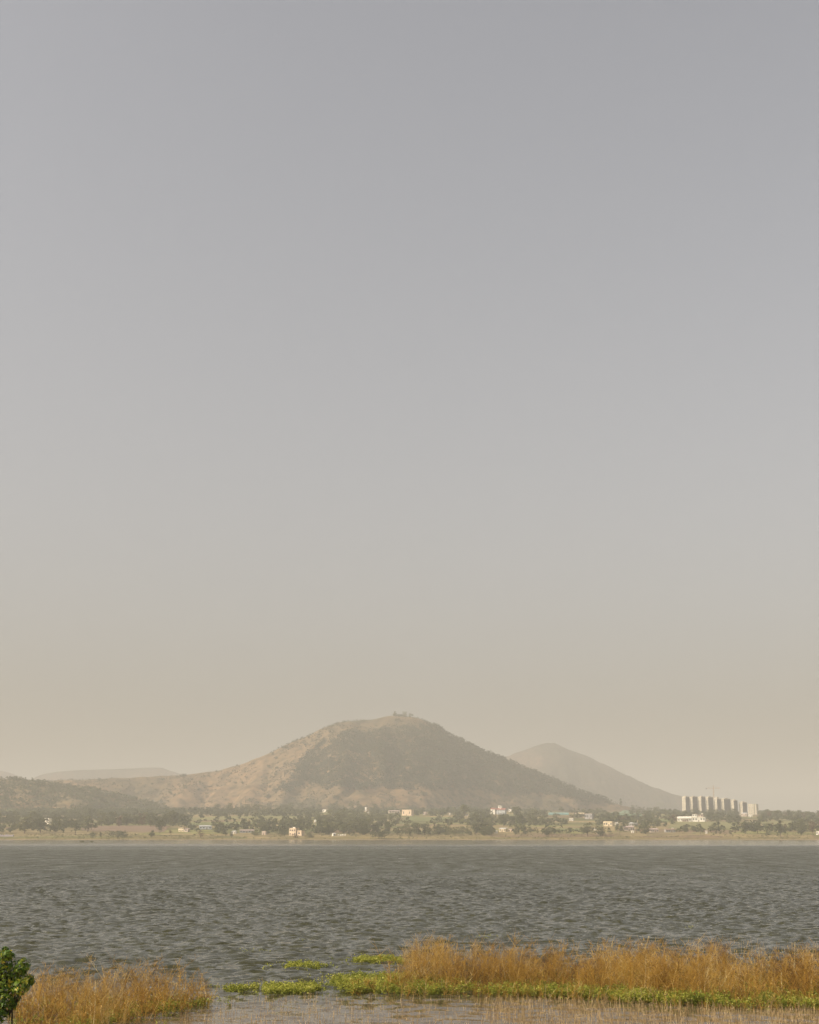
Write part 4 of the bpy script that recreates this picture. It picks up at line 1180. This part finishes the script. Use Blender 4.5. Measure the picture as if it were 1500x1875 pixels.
# tower crane behind the blocks
X, Zt = at_plane(1306.2, 1440.0, TY + 30); X = float(X); Zb = float(H(X, TY + 30)); Ht = float(Zt) - Zb
root = empty('tower_crane', (X, TY + 30, Zb)); tag(root, 'orange tower crane rising behind the tower blocks', 'crane')
def lattice(b, p0, p1, half, n):
    p0, p1 = Vector(p0), Vector(p1); d = (p1 - p0).normalized()
    u = Vector((0, 1, 0)); w = d.cross(u)
    cs = [u * half + w * half, u * half - w * half, -u * half - w * half, -u * half + w * half]
    for c in cs: b.tube([p0 + c, p1 + c], [.12, .12], 4)
    for i in range(n):
        q0, q1 = p0 + (p1 - p0) * i / n, p0 + (p1 - p0) * (i + 1) / n
        for j in range(4): b.tube([q0 + cs[j], q1 + cs[(j + 1) % 4]], [.08, .08], 4)
b = MB(); lattice(b, (0, 0, -1), (0, 0, Ht - 4), .8, 16); b.build('mast', M['crane'], root)
b = MB(); lattice(b, (0, 0, Ht - 3.6), (14, 0, Ht - 3.6), .55, 8); b.build('jib', M['crane'], root)
b = MB(); lattice(b, (0, 0, Ht - 3.6), (-15, 0, Ht - 3.6), .55, 8); b.build('counter_jib', M['crane'], root)
b = MB(); lattice(b, (0, 0, Ht - 3.4), (0, 0, Ht + 2), .4, 3); b.build('tower_head', M['crane'], root)
MB().box(-16.2, -13.6, -1.1, 1.1, Ht - 5.8, Ht - 3.2).build('counterweight', M['concrete'], root)
MB().box(.9, 2.6, -1, 1, Ht - 6.4, Ht - 4.2).build('cab', M['white'], root)
b = MB(); b.tube([(0, 0, Ht + 2), (12, 0, Ht - 3)], [.07, .07], 4); b.tube([(0, 0, Ht + 2), (-13.5, 0, Ht - 3)], [.07, .07], 4); b.build('tie_bars', M['crane'], root)

# ------------------------------------------------------------------ foreground plants
def mat_tint(name, stops, transl=0.3, rough=0.7):
    m, t = nt(name)
    at = N(t, 'ShaderNodeAttribute', attribute_name='tint')
    r = ramp(t, stops)
    t.links.new(at.outputs['Fac'], r.inputs[0])
    surf(t, r.outputs[0], rough, 0.25, transl)
    return m
M['dry'] = mat_tint('dry_weed', [(0.0, (0.10, 0.055, 0.018)), (0.18, (0.26, 0.125, 0.022)), (0.4, (0.45, 0.255, 0.040)), (0.7, (0.58, 0.365, 0.075)), (1.0, (0.70, 0.55, 0.27))], 0.25)
M['green'] = mat_tint('water_plant_leaf', [(0.0, (0.05, 0.07, 0.009)), (0.4, (0.21, 0.235, 0.026)), (0.8, (0.39, 0.385, 0.06)), (1.0, (0.48, 0.43, 0.15))], 0.35)
M['stalk'] = mat_tint('dead_stalk', [(0.0, (0.14, 0.09, 0.045)), (0.4, (0.38, 0.26, 0.12)), (1.0, (0.62, 0.48, 0.27))], 0.15)
M['bush'] = mat_tint('bush_leaf', [(0.0, (0.020, 0.045, 0.007)), (0.35, (0.075, 0.145, 0.014)), (0.7, (0.21, 0.26, 0.022)), (1.0, (0.50, 0.38, 0.035))], 0.30, 0.5)

def strips(P0, P1, P2, w0, w1):
    """bent two-segment blades as thin 3-sided prisms (triangular section, tapering)"""
    d = P2 - P0
    u, w = frames(d)
    n = len(P0); V = []
    for P, wd in ((P0, w0), (P1, (np.asarray(w0) + np.asarray(w1)) * .55), (P2, w1)):
        wd = np.asarray(wd)[:, None] if np.ndim(wd) else wd
        for k in range(3):
            a = 2.0944 * k
            V.append(P + (u * math.cos(a) + w * math.sin(a)) * wd)
    V = np.stack(V, 1)                       # n,9,3
    base = (np.arange(n) * 9)[:, None]
    q = []
    for s_ in range(2):
        for k in range(3):
            q.append(np.stack([base[:, 0] + s_ * 3 + k, base[:, 0] + s_ * 3 + (k + 1) % 3, base[:, 0] + (s_ + 1) * 3 + (k + 1) % 3, base[:, 0] + (s_ + 1) * 3 + k], -1))
    return V.reshape(-1, 3), np.stack(q, 1).reshape(-1, 4)
def twigs_mesh(P0, P2, w0, w1):
    u, w = frames(P2 - P0)
    V = np.stack([P + (u * math.cos(2.0944 * k) + w * math.sin(2.0944 * k)) * wd for P, wd in ((P0, w0), (P2, w1)) for k in range(3)], 1)
    b = np.arange(len(P0)) * 6
    return V.reshape(-1, 3), np.stack([np.stack([b + k, b + (k + 1) % 3, b + 3 + (k + 1) % 3, b + 3 + k], -1) for k in range(3)], 1).reshape(-1, 4)
def water_points(polys, n, seed, edge=True):
    r = np.random.default_rng(seed)
    a = np.concatenate([np.array(p, float) for p in polys])
    Xa, Ya = on_water(a[:, 0], a[:, 1])
    out = []
    while sum(map(len, out)) < n:
        X = r.uniform(Xa.min() - .5, Xa.max() + .5, n * 3); Y = r.uniform(Ya.min() - .5, Ya.max() + .5, n * 3)
        px, py = project(X, Y, np.zeros_like(X))
        jx = px + (34 * (fbm(X / 0.8, Y / 0.8, 2) - .5) if edge else 0); jy = py + (9 * (fbm(X / .8 + 30, Y / .8, 2) - .5) if edge else 0)
        m = np.zeros(len(X), bool)
        for p in polys: m |= in_poly(jx, jy, p)
        out.append(np.stack([X[m], Y[m], np.zeros(m.sum())], -1))
    return np.concatenate(out)[:n]

def weeds(name, P, hs, seed, label, twigs=16, parent_tint=0.5, w=0.0045):
    """dry branching weeds: leaning stems with rising side twigs and fine top sprays"""
    r = np.random.default_rng(seed)
    n = len(P)
    ang = r.uniform(0, 6.283, n); lean = np.abs(r.normal(0.0, 0.36, n))
    D = np.stack([np.cos(ang) * lean + 0.05, np.sin(ang) * lean, np.ones(n)], -1)
    P = P - np.array([0, 0, .12])
    hh = hs[:, None]
    top = P + D * hh
    bow = np.stack([r.normal(0, .09, n), r.normal(0, .09, n), np.zeros(n)], -1) * hh
    mid = P + D * hh * .5 + bow
    pt = np.clip(fbm(P[:, 0] / 1.1, P[:, 1] / 1.1, 3) * 0.9 + r.normal(0, .2, n), 0, 1)
    VV, FF, TT = [], [], []
    def add(a, b, c, w0, w1, t):
        v, f = strips(a, b, c, w0, w1) if b is not None else twigs_mesh(a, c, w0, w1)
        FF.append(f + sum(map(len, VV))); VV.append(v); TT.append(np.repeat(np.clip(t, 0, 1), len(f) // len(a)))
    stout = 1 + 1.1 * (r.random(n) < .03)
    add(P, mid, top, w * 1.3 * stout, w * .5 * stout, pt + .12 + .3 * (stout > 1))
    for k in range(twigs):
        t0 = r.uniform(.22, .95, n)[:, None]
        q0 = np.where(t0 < .5, P + (mid - P) * t0 * 2, mid + (top - mid) * (t0 - .5) * 2)
        a2 = r.uniform(0, 6.283, n); L = (hs * r.uniform(.14, .42, n) * (1.15 - .5 * t0[:, 0]))[:, None]
        dd = np.stack([np.cos(a2) * .8, np.sin(a2) * .8, r.uniform(.0, 1.0, n)], -1)
        q2 = q0 + dd * L
        q1 = q0 + dd * L * .5
        add(q0, None, q2, w * .62, w * .30, pt + r.normal(0, .14, n))
        if k % 2 == 0:       # fine fork
            e2 = q1 + np.stack([np.cos(a2 + .9) * .5, np.sin(a2 + .9) * .5, r.uniform(.4, 1, n)], -1) * L * .55
            add(q1, None, e2, w * .5, w * .28, pt + r.normal(0, .14, n))
    V = np.concatenate(VV); F = np.concatenate(FF); T = np.concatenate(TT)
    o = mobj(name, np_mesh(name, V, F, M['dry'], tint=T))
    print(name, n, len(F) * 2)
    return tag(o, label, 'reeds', kind='stuff')

def leafy(name, P, hmax, seed, label, n_leaf=9, ls=0.025, dry=0.0):
    """floating leafy water plants: short stems carrying small leaves"""
    r = np.random.default_rng(seed)
    n = len(P)
    st_ = (r.random(n) < .12)[:, None]
    P = P + st_ * np.stack([r.normal(0, .55, n), r.normal(0, .45, n), np.zeros(n)], -1)      # stray plants
    hs = hmax * (0.45 + 0.55 * fbm(P[:, 0] / .35, P[:, 1] / .35, 2)) * r.uniform(.6, 1.1, n)
    a = r.uniform(0, 6.283, n); ln = r.uniform(0, .45, n)
    D = np.stack([np.cos(a) * ln, np.sin(a) * ln, np.ones(n)], -1)
    top = P + D * hs[:, None]
    v, f = strips(P - np.array([0, 0, .08]), P + (top - P) * .5, top, .0035, .002)
    pt = np.clip(fbm(P[:, 0] / .5, P[:, 1] / .5, 2) * .55, 0, 1)
    VV, FF, TT = [v], [f], [np.repeat(pt * .7 + .1, 6)]
    for k in range(n_leaf + 1):
        t0 = np.sqrt(r.uniform(.05, 1, n))[:, None]
        c = P + (top - P) * t0 + r.normal(0, .03, (n, 3)); c[:, 2] = np.maximum(c[:, 2], .015)
        nm = np.stack([r.normal(0, .6, n), r.normal(0, .6, n) - .25, np.ones(n) * .9], -1)
        v, f = leaf_quads(c, nm, ls * r.uniform(.6, 1.3, n), .62)
        FF.append(f + sum(map(len, VV))); VV.append(v)
        TT.append(np.clip(pt + .28 * t0[:, 0] + r.normal(0, .13, n) + (r.random(n) < .05 + dry) * .45, 0, 1))
    V = np.concatenate(VV); F = np.concatenate(FF); T = np.concatenate(TT)
    o = mobj(name, np_mesh(name, V, F, M['green'], tint=T))
    print(name, n, len(F) * 2)
    return tag(o, label, 'water plants', kind='stuff')

right_front = [(640, 1814), (700, 1818), (800, 1818), (900, 1819), (1000, 1822), (1100, 1828), (1200, 1834), (1300, 1838), (1400, 1841), (1560, 1844)]
right_back = [(1560, 1806), (1440, 1798), (1300, 1790), (1200, 1786), (1000, 1787), (900, 1790), (840, 1793), (760, 1795), (700, 1800)]
P = water_points([right_front[1:] + right_back[:-1]], 2350, 31)
hs = np.random.default_rng(32).uniform(.32, .95, len(P)) * (0.12 + 1.8 * fbm(P[:, 0] / 1.0, P[:, 1] / 1.0, 3))
weeds('dry_reeds', P, hs, 33, 'large bank of orange dry weeds standing in the shallows', 17, w=.0046)
P = water_points([[(640, 1822), (900, 1828), (1100, 1836), (1300, 1846), (1560, 1852), (1560, 1838), (1300, 1832), (1100, 1824), (900, 1814), (640, 1810)]], 1000, 95)
hs = np.random.default_rng(96).uniform(.15, .5, len(P))
weeds('dry_reeds', P, hs, 97, 'short dry weeds poking through the green leafy fringe', 10)
P = water_points([[(735, 1778), (800, 1780), (828, 1772), (828, 1764), (760, 1764)], [(1080, 1788), (1195, 1788), (1195, 1772), (1090, 1772)], [(1290, 1792), (1345, 1792), (1340, 1774), (1295, 1774)], [(1000, 1788), (1040, 1788), (1040, 1778), (1000, 1778)]], 300, 35)
hs = np.random.default_rng(36).uniform(.5, 1.15, len(P))
weeds('dry_reeds', P, hs, 37, 'taller loose tufts of orange weeds behind the large weed bank', 12)
P = water_points([[(1340, 1785), (1500, 1800), (1540, 1770), (1440, 1755), (1380, 1760)], [(820, 1792), (900, 1788), (900, 1776), (830, 1780)]], 130, 38)
hs = np.random.default_rng(39).uniform(.3, .75, len(P))
weeds('dry_reeds', P, hs, 40, 'thin straggling weeds in open water behind the weed bank', 8)
left_poly = [(20, 1900), (120, 1900), (190, 1888), (260, 1870), (330, 1856), (384, 1846), (384, 1834), (330, 1830), (250, 1829), (150, 1831), (60, 1836), (10, 1850)]
P = water_points([left_poly], 720, 41)
hs = np.random.default_rng(42).uniform(.3, .95, len(P)) * (0.15 + 1.75 * fbm(P[:, 0] / .8, P[:, 1] / .8, 3))
weeds('dry_reeds', P, hs, 43, 'loose stand of orange brown dry weeds beside the green bush', 17, w=.0046)

leafy('water_plants', water_points([right_front[1:] + right_back[:-1]], 1500, 81), .34, 82, 'green leaves growing low among the orange weed bank', 7, dry=.15)
leafy('water_plants', water_points([left_poly], 420, 83), .28, 84, 'green leaves growing low among the weed stand by the bush', 7, dry=.12)
fr = [(x, y + 6) for x, y in right_front]
bk = [(x, y - 7) for x, y in right_front][::-1]
Pf = water_points([fr + bk], 6000, 51)
Pf = Pf[np.random.default_rng(50).random(len(Pf)) < np.clip((fbm(Pf[:, 0] / .9, Pf[:, 1] / .5, 3) - .30) * 3.4, .05, 1)]
leafy('water_plants', Pf, .34, 52, 'long green leafy fringe along the front of the orange weed bank', 9)
leafy('water_plants', water_points([[(592, 1806), (640, 1816), (760, 1812), (830, 1806), (800, 1796), (740, 1793), (680, 1794), (610, 1797)]], 1500, 53), .27, 54, 'green leafy mat spreading out from the tip of the weed bank', 9, dry=.06)
leafy('water_plants', water_points([[(472, 1818), (500, 1822), (560, 1820), (585, 1815), (580, 1810), (520, 1809), (474, 1810)]], 620, 55), .20, 56, 'long green leafy clump floating off the weed bank tip', 9)
leafy('water_plants', water_points([[(410, 1816), (440, 1818), (462, 1816), (460, 1811), (415, 1811)]], 200, 57), .17, 58, 'small separate green clump floating past the longer clump', 8, dry=.08)
leafy('water_plants', water_points([[(520, 1774), (560, 1776), (596, 1773), (590, 1769), (530, 1769)]], 320, 59), .19, 60, 'narrow green patch out on the open water', 8)
leafy('water_plants', water_points([[(645, 1765), (690, 1768), (735, 1766), (736, 1760), (660, 1760)]], 420, 61), .24, 62, 'bright green patch floating behind the weed bank tip', 9)
leafy('water_plants', water_points([[(225, 1860), (330, 1846), (378, 1840), (376, 1834), (300, 1842), (225, 1852)]], 420, 63), .16, 64, 'sparse green leaves at the foot of the weed stand by the bush', 8)
leafy('water_plants', water_points([[(100, 1888), (240, 1866), (230, 1856), (110, 1872)]], 200, 65), .14, 66, 'scattered green leaves under the weed stand by the bush', 7)
leafy('water_plants', water_points([[(1215, 1772), (1345, 1776), (1345, 1770), (1220, 1768)], [(1400, 1774), (1450, 1776), (1450, 1771), (1400, 1770)], [(430, 1744), (490, 1745), (490, 1742), (430, 1742)], [(540, 1724), (565, 1724), (565, 1721), (540, 1721)], [(1240, 1702), (1262, 1702), (1262, 1698), (1240, 1698)], [(870, 1718), (900, 1719), (900, 1716), (870, 1716)]], 110, 67), .08, 68, 'thin floating green leaves scattered on the open water', 6)

# dead stalks standing in the front shallows
def stalks(name, P, h0, h1, seed, label):
    r = np.random.default_rng(seed)
    n = len(P); hs = r.uniform(h0, h1, n) * (0.6 + .8 * fbm(P[:, 0] / .7, P[:, 1] / .7, 2))
    a = r.uniform(0, 6.283, n); ln = np.abs(r.normal(0, .14, n))
    D = np.stack([np.cos(a) * ln, np.sin(a) * ln, np.ones(n)], -1)
    P = P - np.array([0, 0, .06])
    top = P + D * hs[:, None]
    kink = (r.random(n) < .18)[:, None] * np.stack([r.normal(0, .10, n), r.normal(0, .1, n), -r.uniform(0, .08, n)], -1)
    v, f = strips(P, P + (top - P) * r.uniform(.5, .9, n)[:, None], top + kink, .0045, .0022)
    o = mobj(name, np_mesh(name, v, f, M['stalk'], tint=np.repeat(np.clip(r.normal(.55, .22, n), 0, 1), 6)))
    return tag(o, label, 'stalks', kind='stuff')
sp1 = [(390, 1840), (480, 1826), (600, 1826), (700, 1828), (900, 1830), (1100, 1838), (1300, 1850), (1560, 1853), (1560, 1905), (300, 1905), (330, 1872)]
stalks('dead_stalks', water_points([sp1], 2900, 71), .07, .22, 72, 'pale dead stalks standing thickly in the front shallows')
stalks('dead_stalks', water_points([[(900, 1830), (1100, 1838), (1300, 1848), (1560, 1852), (1560, 1900), (1000, 1900), (880, 1860)]], 2500, 73), .10, .30, 74, 'denser taller dead stalks before the green fringe')
stalks('dead_stalks', water_points([[(1130, 1775), (1300, 1780), (1520, 1790), (1520, 1735), (1300, 1725), (1150, 1730)]], 330, 75), .14, .32, 76, 'sparse dead stalks in open water behind the weed bank')
stalks('dead_stalks', water_points([[(640, 1760), (760, 1756), (800, 1748), (700, 1746), (640, 1752)], [(380, 1812), (600, 1806), (600, 1796), (420, 1798)]], 90, 77), .10, .22, 78, 'few dead stalks around the floating green clumps')

# two grass islets off the far shore
for (xx, ww, lab) in ((150, 10, 'larger grassy islet just off the far shore'), (168.5, 8, 'smaller grassy islet just off the far shore')):
    X, Y = on_water(xx, 1542.2); X, Y = float(X), float(Y); k = px_m(Y)
    plant('shrub', X, Y, -0.15, 1.3, ww * k, lab, 'islets off the far shore', 'islet', 'islet')

# ------------------------------------------------------------------ bush on the near bank
def build_bush():
    r = np.random.default_rng(91)
    BY = 20.0
    Xc, _ = at_plane(-22, 1800, BY); Xc = float(Xc)
    gz = float(bank_h(Xc, BY))
    root = empty('bush', (Xc, BY, gz)); tag(root, 'leafy dark green bush with yellowing leaves on the near bank', 'bush')
    X1, _ = at_plane(26, 1860, BY); xs_ = float(X1) - Xc
    X2, _ = at_plane(2, 1860, BY); xs2 = float(X2) - Xc
    # stems
    tips = []
    for (bx, by, tx, ty, th, rad) in ((xs_, -.05, xs_ - .03, 0, 1.05, .017), (xs2, .1, xs2 - .12, .1, 1.25, .035), (-.25, 0, -.2, .1, 1.4, .03), (-.5, .1, -.6, 0, 1.2, .025)):
        MB().tube([(bx, by, -.2), ((bx + tx) / 2 + .01, (by + ty) / 2, th * .5), (tx, ty, th)], [rad, rad * .85, rad * .5], 7).build('stem', M['stem'], root)
        tips.append(Vector((tx, ty, th)))
    # lobes of foliage, placed from the outline seen in the photograph
    lob = []
    for (px_, py_, rp, dy) in ((8, 1762, 22, 0), (-18, 1752, 26, .2), (16, 1748, 9, -.1), (42, 1768, 14, -.1), (28, 1786, 22, .1), (54, 1796, 10, 0), (38, 1806, 15, -.2), (6, 1800, 30, 0), (-24, 1795, 34, .2), (16, 1826, 20, -.1), (-10, 1834, 26, .1), (2, 1856, 16, 0), (-50, 1790, 40, 0), (-50, 1840, 36, .1), (24, 1838, 9, 0), (40, 1776, 9, .2), (10, 1738, 5, 0)):
        X, Z = at_plane(px_, py_, BY + dy); k = BY / (FPX * 1.04)
        lob.append((float(X) - Xc, dy, float(Z) - gz, rp * k))
    C, Nn, T = [], [], []
    tw = MB()
    for (x, y, z, rad) in lob:
        nq = int(70 + 7600 * rad * rad)
        d = r.normal(size=(nq, 3)); d /= np.linalg.norm(d, axis=1, keepdims=True)
        kk = rad * r.uniform(.35, 1.12, (nq, 1)) ** .7
        C.append(np.array([x, y, z]) + d * kk * np.array([1, 1.1, .95])); Nn.append(d + np.array([0, -.2, .55]) + .5 * r.normal(size=(nq, 3)))
        T.append(np.clip(.30 + .25 * r.random() + r.normal(0, .16, nq) + (r.random(nq) < .07) * .5, 0, 1))
        for i in range(3):
            tip = min(tips, key=lambda q: (q - Vector((x, y, z))).length)
            e = Vector((x, y, z)) + Vector(r.normal(0, rad * .4, 3))
            tw.tube([tip * .9, (tip * .9 + e) / 2 + Vector((0, 0, .03)), e], [.009, .006, .003], 4)
    tw.build('branches', M['stem'], root)
    C = np.concatenate(C); Nn = np.concatenate(Nn); T = np.concatenate(T)
    # each leaf: two quads folded along the midrib, pointed
    u, w = frames(Nn); nn = Nn / np.linalg.norm(Nn, axis=1, keepdims=True)
    L = (.031 * r.uniform(.5, 1.35, len(C)))[:, None]; W = L * .46
    droop = np.array([0, 0, -.35]) * L
    base = C - u * L; tip = C + u * L * 1.1 + droop; mid = C
    lf = C - w * W + nn * W * .25; rt = C + w * W + nn * W * .25
    V = np.stack([base, lf, tip, rt, mid], 1).reshape(-1, 3)
    b0 = np.arange(len(C)) * 5
    F = np.concatenate([np.stack([b0, b0 + 1, b0 + 4], -1), np.stack([b0 + 1, b0 + 2, b0 + 4], -1), np.stack([b0 + 2, b0 + 3, b0 + 4], -1), np.stack([b0 + 3, b0, b0 + 4], -1)])
    o = mobj('foliage', np_mesh('foliage', V, F, M['bush'], tint=np.tile(T, 4)), root)
    o['kind'] = 'stuff'
    print('bush leaves', len(C))
build_bush()

# ------------------------------------------------------------------ haze
def build_haze():
    m = bpy.data.materials.new('haze'); m.use_nodes = True
    t = m.node_tree; t.nodes.clear()
    v = N(t, 'ShaderNodeVolumePrincipled')
    v.inputs['Color'].default_value = (*HAZE_COLOR, 1)
    v.inputs['Density'].default_value = HAZE_DENSITY
    v.inputs['Anisotropy'].default_value = 0.0
    out = N(t, 'ShaderNodeOutputMaterial')
    t.links.new(v.outputs[0], out.inputs['Volume'])
    try: m.cycles.homogeneous_volume = True
    except Exception: pass
    o = MB().box(-12000, 12000, -2600, 14500, -3.5, 440).build('haze', m)
    tag(o, 'warm dusty haze lying over the lake and hills', 'haze', kind='stuff')
build_haze()
print('tris', sum(len(p.data.polygons) for p in bpy.data.objects if p.type == 'MESH'))
